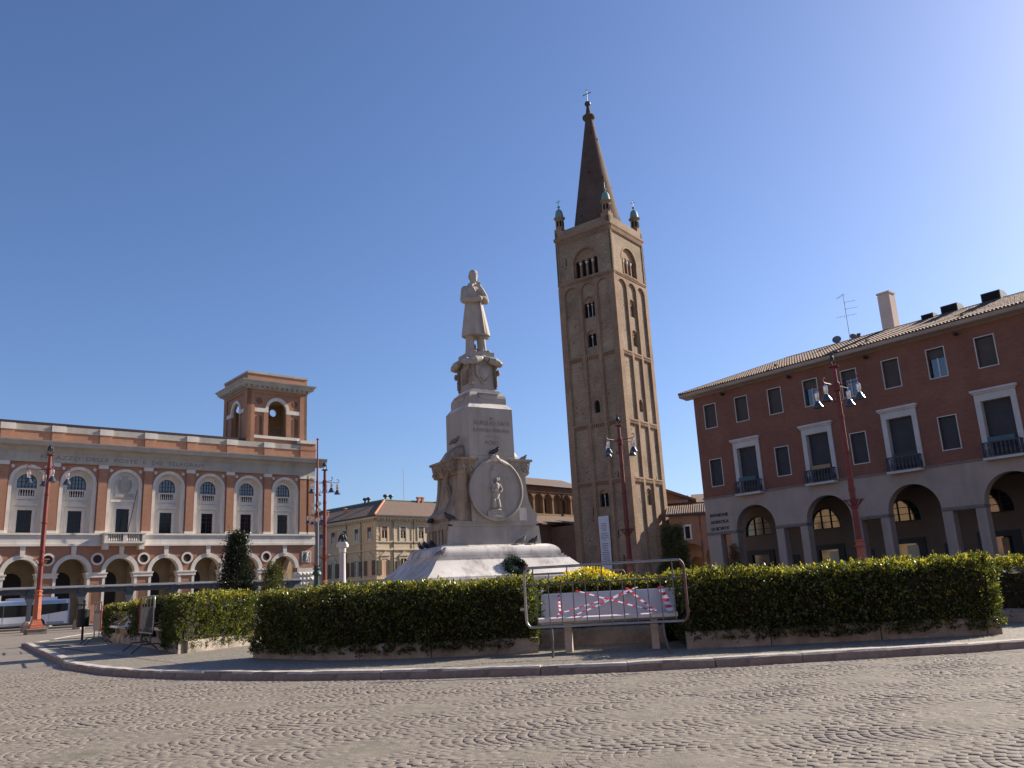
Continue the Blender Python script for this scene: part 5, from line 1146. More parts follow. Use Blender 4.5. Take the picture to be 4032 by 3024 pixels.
# ------------------------------------------------------------------ trees and shrubs
def conifer(name, label, loc, h, rfun, k, size, leaf, squash=1.0, trunk_h=.4, cat='tree', spread=.5, lean=0):
    t = thing(name, label, cat, loc)
    mb = MB(); mb.tube([(0, 0, 0), (.02, 0, h * .5), (0, .02, h * .92)], .09, 8, .015); tr_ = mb.build('trunk', BARK, t)
    mb = MB()
    for q in range(26):
        z = trunk_h + (h - trunk_h) * (q + .5) / 28; a = q * 2.4; r_ = rfun(z / h) * .85; mb.tube([(0, 0, z - .1), (r_ * .6 * math.cos(a), r_ * .6 * math.sin(a), z), (r_ * math.cos(a), r_ * math.sin(a), z + .15)], .018, 5, .006)
    mb.build('branches', BARK, t)
    nb = int(k / 26); zz = trunk_h + (h - trunk_h) * rng.uniform(0, 1, nb) ** 0.9; a = rng.uniform(0, 2 * np.pi, nb); rr = np.array([rfun(z / h) for z in zz]); q = rng.uniform(.35, 1, nb) ** .6
    q *= 1 + .12 * np.sin(3 * a + zz * 3.1) + .1 * np.sin(7 * a - zz * 5)
    C = np.column_stack([rr * q * np.cos(a), rr * q * np.sin(a) * squash, zz]); D = np.column_stack([np.cos(a), np.sin(a), np.full(nb, .7)])
    P = np.repeat(C, 26, 0) + rng.normal(size=(nb * 26, 3)) * (size * 1.5) * spread / .5; Nn = np.repeat(D, 26, 0)
    V, F = leaves(P, Nn, size, .38, .35, .5); np_mesh('crown', V, F, leaf, t, 'stuff'); return t
conifer('conifer_tree', 'dark ragged conifer in front of the post office arcade, taller of two', (-13.42, 39.8, KH), 4.22, lambda q: .92 * (1 - max(0, q - .22) * 1.12) * (1 if q > .12 else .8) if q < .80 else .30 * (1.15 - q) / .35 + .06, 24000, .10, LEAFC)
conifer('conifer_tree', 'smaller olive conifer right of the dark ragged conifer', (-11.75, 39.9, KH), 2.72, lambda q: .62 * (1 - max(0, q - .35) * 1.2), 6500, .09, LEAFG)
conifer('clipped_cypress', 'clipped green cypress with flat top right of the tower foot', (8.95, 49.3, 0), 4.35, lambda q: 1.12 - .62 * q, 22000, .09, LEAFG, spread=.35)
conifer('rusty_shrub', 'rusty brown cone shaped shrub before the first grey arch', (12.25, 48.5, 0), 3.0, lambda q: .62 * (1 - .8 * q), 6000, .08, LEAFR, cat='shrub')
conifer('small_shrub', 'small brownish shrub at the foot of the tower beside the lamp', (7.6, 61.0, 0), 2.75, lambda q: .75 * (1 - .7 * q), 3000, .10, LEAFR, cat='shrub')
print('objects', len(bpy.data.objects))

# ------------------------------------------------------------------ rest of the square: invented houses, added for window reflections and warm bounce
def house(label, loc, rz, wid, h, mat, nwin, nfl):
    t = thing('added_house', label, 'house', loc, rz, 'invented unseen houses added for bounce and reflections')
    mb = MB(); mb.box(0, wid, .2, 10, 0, h); mb.build('wall_body', mat, t)
    pit = wid / nwin; fl = h / nfl
    for i in range(nfl):
        mb = MB()
        for k in range(nwin): mb.cell(k * pit, (k + 1) * pit, i * fl, (i + 1) * fl, 0, .19, (k + .5) * pit, .6 if i else 1.2, i * fl + (.9 if i else 0), i * fl + (2.9 if i else 2.6), arch=(i == 0))
        mb.build('storey_wall', mat, t)
        for k in range(nwin):
            mb = MB(); x = (k + .5) * pit; mb.box(x - .6, x + .6, .12, .15, i * fl + (.9 if i else 0), i * fl + 2.9) if i else mb.lunette(x, 2.6, 1.2, 0, .12, .15); mb.build('window', PANE, t)
    mb = MB(); mb.box(-.3, wid + .3, -.6, 10.3, h, h + .35); mb.build('eaves', BTRIM, t)
    mb = MB(); mb.prism([(-.5, h + .36), (wid + .5, h + .36), (wid - 2, h + 2.6), (2, h + 2.6)], -.5, 10.4); mb.build('roof', TILE, t)
house('invented ochre arcaded house beyond the left picture edge', (-66.0, 32.0, 0), R(84), 34, 15.5, M('ochre_stucco', (.58, .40, .22), .9, .1), 8, 4)
house('invented peach house on the left side of the square, outside the frame', (-62.0, -6.0, 0), R(84), 37, 14.0, PEACH, 9, 4)
house('invented cream house behind the viewer, left', (2.0, -32.0, 0), R(180), 58, 15.0, CREAM, 13, 4)
house('invented terracotta house behind the viewer, right', (52.0, -30.0, 0), R(180), 48, 16.0, M('terracotta_stucco', (.52, .27, .16), .9, .1), 11, 4)
# ------------------------------------------------------------------ bench, barriers, tapes
def make_bench(label, loc, rz, group='white benches set into the hedge'):
    t = thing('bench', label, 'bench', loc, rz, group)
    prof = [(-0.06, 0.485), (-0.055, 0.535), (-0.01, 0.555), (0.10, 0.53), (0.30, 0.505), (0.42, 0.54), (0.50, 0.66), (0.60, 0.90), (0.635, 0.925), (0.665, 0.90), (0.56, 0.62), (0.47, 0.475), (0.30, 0.43), (0.05, 0.455)]
    xs = [-0.42, -0.40, 0.2, 0.9, 1.6, 1.79, 1.81]; rings = []
    for i, x in enumerate(xs):
        e = 0.985 if i in (0, len(xs) - 1) else 1.0
        rings.append([(x, 0.3 + (y - 0.3) * e, 0.6 + (z - 0.6) * e) for y, z in prof])
    mb = MB(); mb.loft(rings); mb.build('seat', BENCHW, t, smooth=True)
    for x in (-0.02, 1.37):
        lp = [(0.02, 0.0), (0.10, 0.30), (0.06, 0.47), (0.34, 0.44), (0.28, 0.28), (0.30, 0.0)]
        mb = MB(); mb.loft([[(xx, y, z) for y, z in lp] for xx in (x, x + 0.115)]); mb.build('leg', LEGST, t)
    return t
BL = (0.65, 13.95, KH); BRZ = R(-7)
bench = make_bench('white bench crossed with red and white tape in front of the monument', BL, BRZ)
def tape(label, pts, width, loc, rz, seg=0.085, twist=0.0):
    """ribbon through (u,v) points on the bench chord, v 0 = seat lip, 1 = top of the backrest"""
    def pos(u, v): return Vector((u, -0.075 + 0.70 * v - 0.03 * math.sin(math.pi * min(max(v, 0), 1)) * 0, 0.56 + 0.385 * v))
    P = []
    for (u0_, v0_), (u1_, v1_) in zip(pts[:-1], pts[1:]):
        L = (pos(u1_, v1_) - pos(u0_, v0_)).length; k = max(2, int(L / seg))
        P += [(u0_ + (u1_ - u0_) * i / k, v0_ + (v1_ - v0_) * i / k) for i in range(k)]
    P.append(pts[-1]); V, F, MI = [], [], []
    for i, (u, v) in enumerate(P):
        a = pos(*P[max(i - 1, 0)]); b = pos(*P[min(i + 1, len(P) - 1)]); d = (b - a).normalized(); nrm = Vector((0, -0.45, 0.89)); s_ = d.cross(nrm).normalized()
        wv = width / 2 * (1 - 0.25 * abs(math.sin(i * 1.1 + len(pts)))); c = pos(u, v) + nrm * (0.012 + 0.004 * math.sin(i * .9))
        tw = 0.5 * math.sin(i * .55 + width * 90) * nrm * twist
        V += [tuple(c - s_ * wv - tw * wv), tuple(c + s_ * wv + tw * wv)]
    for i in range(len(P) - 1): F.append((2 * i, 2 * i + 1, 2 * i + 3, 2 * i + 2)); MI.append((i // 1) % 2)
    mb = MB(); mb.v, mb.f = V, F; me = mb.mesh('barrier_tape', TAPER); me.materials.append(TAPEW); me.polygons.foreach_set('material_index', MI)
    o = bpy.data.objects.new('barrier_tape', me); col.objects.link(o); o.location = loc; o.rotation_euler = (0, 0, rz)
    return tag(o, label, 'tape', 'red and white barrier tapes')
tape('short twisted tape near the left end of the front bench', [(-.125, 1.0), (-.06, .12), (-.11, -.06)], .04, BL, BRZ, .06, .8)
tape('tape running from the top left of the front bench down to its right seat edge', [(.17, 1.0), (.73, .57), (1.49, 0.0)], .05, BL, BRZ)
tape('tape rising from the lower left seat edge to the top right of the front bench', [(-.1, -.02), (-.08, .10), (.73, .60), (1.22, 1.02)], .045, BL, BRZ)
tape('tape from the seat edge left of centre across the middle of the front bench', [(.14, -.04), (.73, .53), (1.10, .88)], .045, BL, BRZ)
tape('tape slanting from the backrest top down to the right leg of the front bench', [(1.03, 1.02), (1.25, .5), (1.48, .0)], .055, BL, BRZ)
tape('wide upright tape wrapped round the right end of the front bench', [(1.60, 1.0), (1.70, 0.0)], .115, BL, BRZ, .1)

def rrect(x0, x1, z0, z1, r_, n=6):
    P = []
    for cx, cz, a in ((x1 - r_, z1 - r_, 0), (x0 + r_, z1 - r_, 90), (x0 + r_, z0 + r_, 180), (x1 - r_, z0 + r_, 270)):
        P += [(cx + r_ * math.cos(R(a + 90 * k / n)), cz + r_ * math.sin(R(a + 90 * k / n))) for k in range(n + 1)]
    return P
def make_barrier(label, loc, rz, x0=-0.36, x1=2.07, legs=(0.02, 1.69), rail=GALV, post_r=RUSTB, post_l=GALV, nbar=12, solid=False, full=False, foot=0.5):
    t = thing('crowd_barrier', label, 'barrier', loc, rz, 'crowd barriers in front of the benches')
    z0, z1, rc = 0.43, 1.35, 0.13
    P = rrect(x0, x1, z0, z1, rc)
    right = [(x, 0, z) for x, z in P if x > x1 - rc * 0.72]; left = [(x, 0, z) for x, z in P if x < x0 + rc * 0.72]
    right.sort(key=lambda p: p[2]); left.sort(key=lambda p: p[2])
    mb = MB(); mb.tube(right, 0.021, 10); mb.build('end_post', post_r, t, smooth=True)
    mb = MB(); mb.tube(left, 0.021, 10); mb.build('end_post', post_l, t, smooth=True)
    mb = MB(); mb.tube([left[-1], right[-1]], 0.021, 10); mb.build('top_rail', rail, t, smooth=True)
    mb = MB(); mb.tube([left[0], right[0]], 0.021, 10); mb.build('bottom_rail', rail, t, smooth=True)
    zm = 1.075
    if solid:
        mb = MB(); mb.box(x0 + 0.03, x1 - 0.03, -0.006, 0.006, z0 + 0.02, zm - .1); mb.build('panel', GALV, t)
    mb = MB(); mb.tube([(x0 + .02, 0, zm), (x1 - .02, 0, zm)], 0.010, 8); mb.build('middle_rail', DARKST, t)
    for k in range(nbar):
        x = x0 + (x1 - x0) * (k + 0.95) / (nbar + 0.9)
        mb = MB(); mb.tube([(x, 0, z0), (x, 0, zm)], 0.0085, 6); mb.build('bar', DARKST, t)
    for k in range(5):
        x = x0 + 0.14 + (x1 - x0 - 0.31) * k / 4
        mb = MB(); mb.tube([(x, 0, zm), (x, 0, z1)], 0.010, 6); mb.build('upper_bar', DARKST, t)
    for k, x in enumerate(legs):
        mb = MB()
        if foot < 0.3: mb.tube([(x, 0, z0), (x + 0.01, -0.03, 0.25), (x + (0.0 if k == 0 else .06), -0.03, 0.0)], 0.019, 8)
        else:
            mb.tube([(x, 0, z0), (x, 0, 0.22)], 0.019, 8); mb.tube([(x, -foot, 0.0), (x, -foot * .45, 0.20), (x, foot * .45, 0.20), (x, foot, 0.0)], 0.02, 6)
        mb.build('leg', DARKST, t)
    for z in (0.72, 1.0):
        mb = MB(); mb.box(x0 - 0.085, x0 - 0.018, -0.012, 0.012, z - 0.02, z + 0.02)
        if z < .9: mb.build('hook', GALV, t)
    return t
make_barrier('grey steel crowd barrier standing in front of the taped bench', (0.386, 13.10, KH), R(-10), foot=0.1)
# left-hand barriers are seen nearly end-on
make_barrier('steel barrier with red far post beside the sunlit hedge end block', (-8.95, 20.7, KH), R(90 + 31.5), x0=0.0, x1=2.4, legs=(0.35, 2.0), post_r=RUSTR, post_l=GALV, nbar=17, foot=0.42)
make_barrier('farther steel barrier beside the black litter bin, panelled with a red post', (-13.74, 27.8, KH), R(90 + 31.5), x0=0.0, x1=2.4, legs=(0.35, 2.0), post_r=GALV, post_l=RUSTR, nbar=17, solid=True, foot=0.42)
make_barrier('steel barrier top showing above the hedge right of the yellow shrub', (-0.05, 18.75, KH), R(-8), x0=0.0, x1=2.30, foot=0.4)
b2l = (-9.35, 21.55, KH); b2r = R(90 + 31.5)
make_bench('white bench with tape beside the nearer left barrier', (-10.0, 23.15, KH), R(-58.5))
make_bench('white bench with tape beyond the farther left barrier', (-14.2, 29.6, KH), R(-58.5))
for nm, l_ in (('nearer', (-10.0, 23.15, KH)), ('farther', (-14.2, 29.6, KH))):
    tape('tape along the backrest of the %s left bench' % nm, [(-.3, .1), (1.6, 1.0)], .09, l_, R(-58.5), .11)
    tape('tape crossing down the %s left bench' % nm, [(-.2, .95), (1.7, .1)], .09, l_, R(-58.5), .11)
    tape('upright tape at the end of the %s left bench' % nm, [(1.2, 1.0), (1.35, .05)], .09, l_, R(-58.5), .11)

# litter bin
t = thing('litter_bin', 'black cylindrical litter bin on a post at the left of the island', 'litter bin', (-17.2, 33.4, KH))
mb = MB(); mb.tube([(0, 0, 0), (0, 0, 1.44)], 0.045, 10); mb.build('post', BINM, t)
mb = MB(); mb.ell((0, 0, 1.47), (.06, .06, .06)); mb.build('finial', BINM, t)
mb = MB(); mb.lathe([(.20, .50), (.235, .54), (.24, 1.12), (.25, 1.15), (.24, 1.18)], 20, (0.0, -0.05)); mb.build('drum', BINM, t, smooth=True)
mb = MB(); mb.box(-.26, .06, -.05, .05, 1.30, 1.36); mb.build('bracket', BINM, t)

# ------------------------------------------------------------------ lamps
def bird(mb, s=1.0, c=(0, 0, 0), wing=0.0):
    cx, cy, cz = c
    mb.ell((cx, cy, cz + .22 * s), (.10 * s, .09 * s, .20 * s)); mb.ell((cx, cy - .05 * s, cz + .46 * s), (.055 * s, .075 * s, .06 * s))
    mb.ell((cx, cy - .12 * s, cz + .45 * s), (.02 * s, .05 * s, .022 * s))
    for sgn in (-1, 1):
        rm = Matrix.Rotation(sgn * R(-16 - wing), 3, 'Y')
        mb.ell((cx + sgn * .15 * s, cy + .03 * s, cz + .24 * s), (.06 * s, .045 * s, .24 * s), rot=rm)
        mb.tube([(cx + sgn * .05 * s, cy, cz + .08 * s), (cx + sgn * .06 * s, cy - .02 * s, cz)], .022 * s, 6)
    mb.ell((cx, cy + .09 * s, cz + .06 * s), (.05 * s, .03 * s, .13 * s))
def scroll(cx, cz, r_, a0_, a1_, n=10): return [(cx + r_ * math.cos(R(a0_ + (a1_ - a0_) * k / n)), cz + r_ * math.sin(R(a0_ + (a1_ - a0_) * k / n))) for k in range(n + 1)]
LG = 'tall red street lamps with four hanging heads'
def make_lamp(label, loc, rz=R(40.8)):
    t = thing('street_lamp', label, 'street lamp', loc, rz, LG)
    mb = MB(); mb.box(-.55, .55, -.55, .55, 0, .30); mb.build('plinth', RSTONED, t)
    mb = MB(); mb.box(-.60, .60, -.60, .60, .301, .345); mb.build('plinth_cap', RSTONE, t)
    mb = MB(); mb.lathe([(.56, .346), (.56, .44), (.50, .47), (.48, .60), (.42, .66), (.40, .74), (.34, .82), (.33, .92)], 4, rot=R(45)); mb.lathe([(.24, .92), (.235, 1.6), (.20, 2.3), (.20, 2.36), (.27, 2.38), (.27, 2.44), (.2, 2.47), (.2, 2.6), (.25, 2.62), (.25, 2.68), (.18, 2.72)], 8); mb.build('base', REDB, t)
    mb = MB(); mb.lathe([(.165, 2.72), (.15, 4.25), (.145, 7.0), (.12, 10.1), (.11, 11.40)], 14)
    for z, rr_ in ((5.1, .175), (5.2, .175), (6.98, .20), (8.78, .155), (8.88, .155)): mb.lathe([(.1, z - .05), (rr_, z - .035), (rr_, z + .035), (.1, z + .05)], 14)
    mb.lathe([(.12, 11.40), (.26, 11.44), (.27, 11.49), (.12, 11.50)], 14)
    mb.lathe([(.13, 10.15), (.18, 10.2), (.18, 10.6), (.13, 10.65)], 14)
    mb.build('shaft', REDP, t, smooth=True)
    mb = MB()
    for k in range(14):
        a = 2 * math.pi * k / 14; mb.tube([(.15 * math.cos(a), .15 * math.sin(a), 4.28), (.22 * math.cos(a), .22 * math.sin(a), 4.36), (.47 * math.cos(a), .47 * math.sin(a), 4.66)], .018, 5)
    mb.tube([(.47 * math.cos(2 * math.pi * k / 24), .47 * math.sin(2 * math.pi * k / 24), 4.63) for k in range(25)], .02, 5); mb.lathe([(.14, 4.2), (.2, 4.26), (.2, 4.34), (.14, 4.4)], 12)
    mb.build('basket', REDP, t)
    for k in range(4):
        a = math.pi / 2 * k; rm = Matrix.Rotation(a, 4, 'Z')
        mb = MB(); hook = [(x, 0, z) for x, z in scroll(1.16, 10.60, .13, -90, 130)]
        mb.tube([(.14, 0, 10.46), (1.0, 0, 10.46)] + hook, .026, 6); mb.tube([(.17, 0, 10.5), (.17, 0, 9.72)] + [(x, 0, z) for x, z in scroll(.29, 9.72, .12, 180, 400)], .022, 6); mb.xf(rm)
        arm = mb.build('arm', REDP, t)
        mb = MB(); mb.tube([(1.14, 0, 10.46), (1.14, 0, 10.33)], .012, 5); mb.lathe([(.10, 9.96), (.115, 9.99), (.115, 10.28), (.06, 10.33)], 14, (1.14, 0)); mb.lathe([(.085, 9.85), (.085, 9.97)], 12, (1.14, 0)); mb.xf(rm)
        h = mb.build('lamp_head', SILV, t, smooth=True)
        mb = MB(); mb.lathe([(.255, 9.52), (.265, 9.55), (.13, 9.80), (.09, 9.88), (.07, 9.90)], 18, (1.14, 0)); mb.xf(rm); mb.build('shade', SHADE, h, smooth=True)
    mb = MB(); mb.tube([(.16 * math.cos(2 * math.pi * k / 20), 0, 11.66 + .16 * math.sin(2 * math.pi * k / 20)) for k in range(21)], .03, 6); bird(mb, .78, (0, 0, 11.74)); mb.build('eagle_finial', IRON, t, smooth=True)
    return t
lamp0 = make_lamp('red street lamp nearest the bus, on an orange stepped base', (-30.92, 54.21, 0))
dup(lamp0, (-15.6, 67.0, 0), R(40.8), 'red street lamp right of the flagpole at the end of the post office')
dup(lamp0, (6.95, 54.4, 0), R(40.8), 'red street lamp in front of the bell tower')
dup(lamp0, (16.55, 41.3, 0), R(40.8), 'red street lamp in front of the red brick arcade building')
dup(lamp0, (-22.53, 93.18, 0), R(40.8), 'farthest red street lamp, behind the flagpole')

# flagpole with floodlights
t = thing('flagpole', 'thin dark flagpole with floodlights and green foot left of the column', 'flagpole', (-15.55, 64.3, 0))
mb = MB(); mb.lathe([(.35, 0), (.35, .4), (.2, .6), (.18, 2.0), (.3, 2.1), (.3, 2.25), (.2, 2.35), (.2, 3.0), (.36, 3.1), (.33, 3.25), (.18, 3.4), (.26, 3.55), (.14, 3.7)], 16); mb.build('foot', GREENI, t, smooth=True)
mb = MB(); mb.lathe([(.15, 3.7), (.13, 7.2)], 12); mb.build('lower_pole', GREYP, t, smooth=True)
mb = MB(); mb.lathe([(.125, 7.2), (.11, 10.2), (.085, 10.3), (.055, 13.45), (.11, 13.5), (.11, 13.55), (.03, 13.6)], 12); mb.build('upper_pole', REDP, t, smooth=True)
for k in range(12):
    pass
mb = MB()
for k in range(10):
    a = 2 * math.pi * k / 10; mb.tube([(.15 * math.cos(a), .15 * math.sin(a), 3.65), (.40 * math.cos(a), .40 * math.sin(a), 4.0)], .016, 5)
mb.build('basket', REDP, t)
for k, (x, z) in enumerate(((-.22, 8.35), (.22, 8.45), (-.2, 7.85), (.2, 7.95), (.1, 7.2))):
    mb = MB(); mb.lathe([(.06, -.12), (.16, .02), (.17, .12), (.02, .125)], 12); mb.xf(Matrix.Translation((x, -.18, z)) @ Matrix.Rotation(R(100), 4, 'X')); mb.build('floodlight', SILV, t, smooth=True)

# column with the eagle
t = thing('memorial_column', 'pale marble column standing before the cream palazzo', 'column', (-12.0, 56.75, 0))
mb = MB(); mb.box(-.45, .45, -.45, .45, 0, .8); mb.lathe([(.36, .8), (.36, .95), (.27, 1.05), (.23, 1.1), (.20, 4.15), (.19, 4.2)], 20); mb.build('shaft', M('pink_marble', (.52, .44, .42), .6, .12, 3), t, smooth=True)
mb = MB(); mb.lathe([(.20, 4.2), (.24, 4.24), (.24, 4.5), (.30, 4.58)], 20); mb.frustum((.33, .33), (.36, .36), 4.58, 4.7); mb.frustum((.37, .37), (.25, .25), 4.7, 4.92); mb.build('capital', STONE, t)
o = MB(); bird(o, 1.25, (0, 0, 0), 4); o = o.build('eagle_statue', BRONZE, None, smooth=True, loc=(-12.0, 56.75, 4.92), rz=R(5)); tag(o, 'dark green bronze eagle perched on the marble column', 'statue')

# ------------------------------------------------------------------ monument
MC = (-1.259, 29.185, KH); MRZ = R(31)
mon = thing('monument', 'tall pale marble pedestal with medallion and inscription in the hedge ring', 'monument', (MC[0], MC[1], 0), MRZ)
def rect_ring(hx, hy, z): return [(-hx, -hy, z), (hx, -hy, z), (hx, hy, z), (-hx, hy, z)]
mb = MB(); mb.frustum((3.3, 2.25), (3.3, 2.25), KH, 1.35); mb.frustum((3.2, 2.14), (3.2, 2.14), 1.351, 1.55); mb.build('lower_step', MARBB, mon)
# flared base in four joined blocks per side: built as one skirt of curved section, pieces split along the front
prof = [(0.62, 1.55), (0.60, 1.64), (0.46, 1.73), (0.30, 1.86), (0.16, 2.0), (0.06, 2.1), (0.0, 2.17)]
cuts = [-1.0, -0.30, 0.22, 0.60, 1.0]
for side in range(4):
    for a, b in zip(cuts[:-1], cuts[1:]):
        mb = MB(); rings = []
        for q in (a, b):
            ring = []
            for o_, z in prof + [(-0.5, 2.17), (-0.5, 1.55)]:
                hx, hy = 2.53 + o_, 1.48 + o_
                if side == 0: p = (q * hx, -hy, z)
                elif side == 1: p = (hx, q * hy, z)
                elif side == 2: p = (-q * hx, hy, z)
                else: p = (-hx, -q * hy, z)
                g = 0.002
                ring.append(p)
            rings.append(ring)
        mb.loft(rings); mb.build('base_block', MARBB, mon, smooth=True)
mb = MB(); mb.frustum((2.47, 1.42), (2.47, 1.42), 2.172, 2.24); mb.build('step', MARBB, mon)
mb = MB(); mb.frustum((2.40, 1.35), (2.40, 1.35), 2.241, 2.31); mb.build('step', MARBB, mon)
tor = [(2.30, 2.31)] + [(1.86 + 0.46 * math.cos(R(a)), 2.35 + 0.33 * math.sin(R(a))) for a in range(-5, 91, 12)]
mb = MB(); mb.loft([rect_ring(h, h - 1.02, z) for h, z in tor]); mb.build('torus_moulding', MARBB, mon, smooth=True)
mb = MB(); mb.frustum((1.80, .87), (1.76, .84), 2.675, 3.30); mb.frustum((1.62, .88), (1.62, .88), 3.30, 3.36); mb.frustum((1.72, .86), (1.70, .86), 3.36, 3.46); mb.build('plinth', MARBLE, mon)
# ram-like carved flutes on the left plinth end
mb = MB()
for k in range(6): mb.box(-1.83, -1.74, -.72 + .25 * k, -.56 + .25 * k, 2.74, 3.22)
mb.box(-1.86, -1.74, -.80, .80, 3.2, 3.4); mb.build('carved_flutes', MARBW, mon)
# side wings with scroll and capital
for sgn in (-1, 1):
    wp = [(.8, 3.46), (1.68, 3.46), (1.70, 3.60), (1.62, 3.78), (1.50, 3.95), (1.40, 4.2), (1.34, 4.6), (1.31, 5.05), (.8, 5.05)]
    mb = MB(); mb.prism([(sgn * x, z) for x, z in (wp if sgn > 0 else wp[::-1])], -.83, .83)
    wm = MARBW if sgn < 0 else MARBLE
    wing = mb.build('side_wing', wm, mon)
    mb = MB(); mb.tube([(sgn * 1.58, -.80, 3.66), (sgn * 1.58, .80, 3.66)], .16, 14); mb.build('scroll', wm, wing, smooth=True)
    mb = MB(); mb.frustum((.30, .86), (.36, .92), 5.05, 5.15, sgn * 1.10); mb.frustum((.34, .88), (.40, .92), 5.15, 5.52, sgn * 1.10); mb.frustum((.46, 1.0), (.46, 1.0), 5.52, 5.60, sgn * 1.08)
    mb.build('wing_capital', wm, wing)
    mb = MB()
    rr_ = random.Random(3 + sgn)
    for k in range(70 if sgn > 0 else 170):     # carved acanthus relief lumps on the capital
        fx = rr_.random()
        if fx < .5: p = (sgn * rr_.uniform(.78, 1.46), -.90, rr_.uniform(5.14, 5.5))
        else: p = (sgn * 1.47, rr_.uniform(-.86, .86), rr_.uniform(5.1, 5.5))
        mb.ell(p, (rr_.uniform(.025, .06), rr_.uniform(.025, .06), rr_.uniform(.03, .09)), 6, 4)
    mb.build('carving', wm, wing, smooth=True, kind='stuff')
    mb = MB(); mb.loft([[(sgn * x, y, z) for x, y in ((.86, -.55), (1.42 - q, -.5 + q * .6), (1.42 - q, .5 - q * .6), (.86, .55))] for q, z in ((0, 5.602), (.10, 5.75), (.22, 5.95), (.40, 6.10), (.52, 6.15))]); mb.build('wing_top', wm, wing, smooth=True)
# carved cartouche on the left wing
mb = MB()
mb.tube([(-1.345 - .02, .0 + .30 * math.cos(2 * math.pi * k / 24), 4.32 + .46 * math.sin(2 * math.pi * k / 24)) for k in range(25)], .06, 8)
mb.ell((-1.34, 0, 4.32), (.09, .22, .36)); mb.ell((-1.36, 0, 4.98), (.09, .12, .26)); mb.tube([(-1.38, -.05, 4.78), (-1.38, .34, 4.2), (-1.55, .4, 3.8)], .05); mb.tube([(-1.38, .05, 4.78), (-1.38, -.34, 4.2), (-1.55, -.4, 3.8)], .05)
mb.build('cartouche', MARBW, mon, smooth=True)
# shaft
mb = MB(); mb.frustum((.90, .90), (.89, .89), 3.46, 5.70); mb.build('lower_shaft', MARBLE, mon)
mb = MB(); mb.frustum((.887, .887), (.875, .875), 5.708, 7.39); mb.build('upper_shaft', MARBLE, mon)
mb = MB(); mb.frustum((.885, .885), (.745, .745), 7.391, 7.58); mb.build('weathering', MARBB, mon)
mb = MB(); mb.loft([rect_ring(h, h, z) for h, z in ((.735, 7.581), (.735, 7.80), (.715, 7.90), (.665, 7.98), (.60, 8.02))]); mb.build('upper_block', MARBLE, mon)
mb = MB(); mb.frustum((.60, .60), (.60, .60), 8.021, 8.07); mb.frustum((.56, .56), (.56, .56), 8.07, 8.12); mb.frustum((.52, .52), (.50, .50), 8.12, 8.18); mb.build('neck_step', MARBB, mon)
mb = MB(); mb.frustum((.475, .475), (.455, .455), 8.18, 9.12); mb.build('neck', MARBLE, mon)
mb = MB(); mb.frustum((.47, .47), (.48, .48), 9.12, 9.40); mb.frustum((.485, .485), (.485, .485), 9.40, 9.57); mb.build('top_block', MARBLE, mon)
for sx in (-1, 1):
    for sy in (-1, 1):
        mb = MB(); mb.lathe([(.035, 8.20), (.055, 8.24), (.035, 8.28), (.075, 8.30), (.08, 8.62), (.06, 8.66), (.085, 8.7), (.085, 8.78), (.06, 8.82), (.075, 9.0), (.07, 9.1)], 10, (sx * .49, sy * .49)); mb.build('corner_torch', MARBW, mon, smooth=True)
        mb = MB(); mb.ell((sx * .58, sy * .55, 8.80), (.07, .07, .12), 10, 6); mb.build('torch_scroll', MARBW, mon, smooth=True)
# festoons that sag and rise to the corners
for k in range(4):
    a = math.pi / 2 * k; rm = Matrix.Rotation(a, 4, 'Z'); mb = MB()
    for s_ in (-1, 1):
        pts = [(s_ * x, -y, z) for x, y, z in ((.03, .54, 9.34), (.18, .60, 9.25), (.40, .63, 9.19), (.58, .66, 9.12), (.68, .70, 9.08))]
        rings = [.05, .115, .15, .12, .035]; P3 = [Vector(p) for p in pts]
        for i in range(4):
            mb.tube([P3[i] + (P3[i + 1] - P3[i]) * q / 4 for q in range(5)], rings[i], 10, rings[i + 1])
    mb.ell((0, -.52, 9.38), (.10, .06, .05)); mb.xf(rm); mb.build('festoon', MARBLE, mon, smooth=True)
# shield on the neck front and panel relief
mb = MB(); mb.ell((0, -.47, 8.80), (.21, .10, .27), 20, 12); mb.tube([(-.30, -.49, 8.95), (-.28, -.49, 8.7), (-.05, -.49, 8.42)], .03); mb.tube([(.30, -.49, 8.95), (.28, -.49, 8.7), (.05, -.49, 8.42)], .03); mb.ell((0, -.49, 8.40), (.12, .04, .05)); mb.prism([(-.3, 9.05), (-.33, 8.75), (0, 8.5), (.33, 8.75), (.3, 9.05)], -.50, -.44); mb.build('shield', MARBLE, mon, smooth=True)
for k in range(4):
    mb = MB(); mb.prism([(-.40, 7.93), (-.36, 7.80), (-.28, 7.745), (.28, 7.745), (.36, 7.80), (.40, 7.93)], -.752, -.70); mb.box(-.42, .42, -.775, -.72, 7.93, 7.965)
    for q in range(9): mb.ell((-.32 + .08 * q, -.755, 7.90), (.025, .02, .035), 6, 4)
    mb.xf(Matrix.Rotation(math.pi / 2 * k, 4, 'Z')); mb.build('frieze_panel', MARBLE, mon)
mb = MB(); mb.box(-.475, -.44, -.30, .30, 8.42, 8.95); mb.build('inscribed_tablet', MARBW, mon)
text_mesh('GIOVINE\nITALIA', .12, M('engraved_marble', (.30, .25, .21), .9, .1), 'lettering', mon, (-.478, 0, 8.72), (R(90), 0, R(-90)), width=.42, extrude=.002)
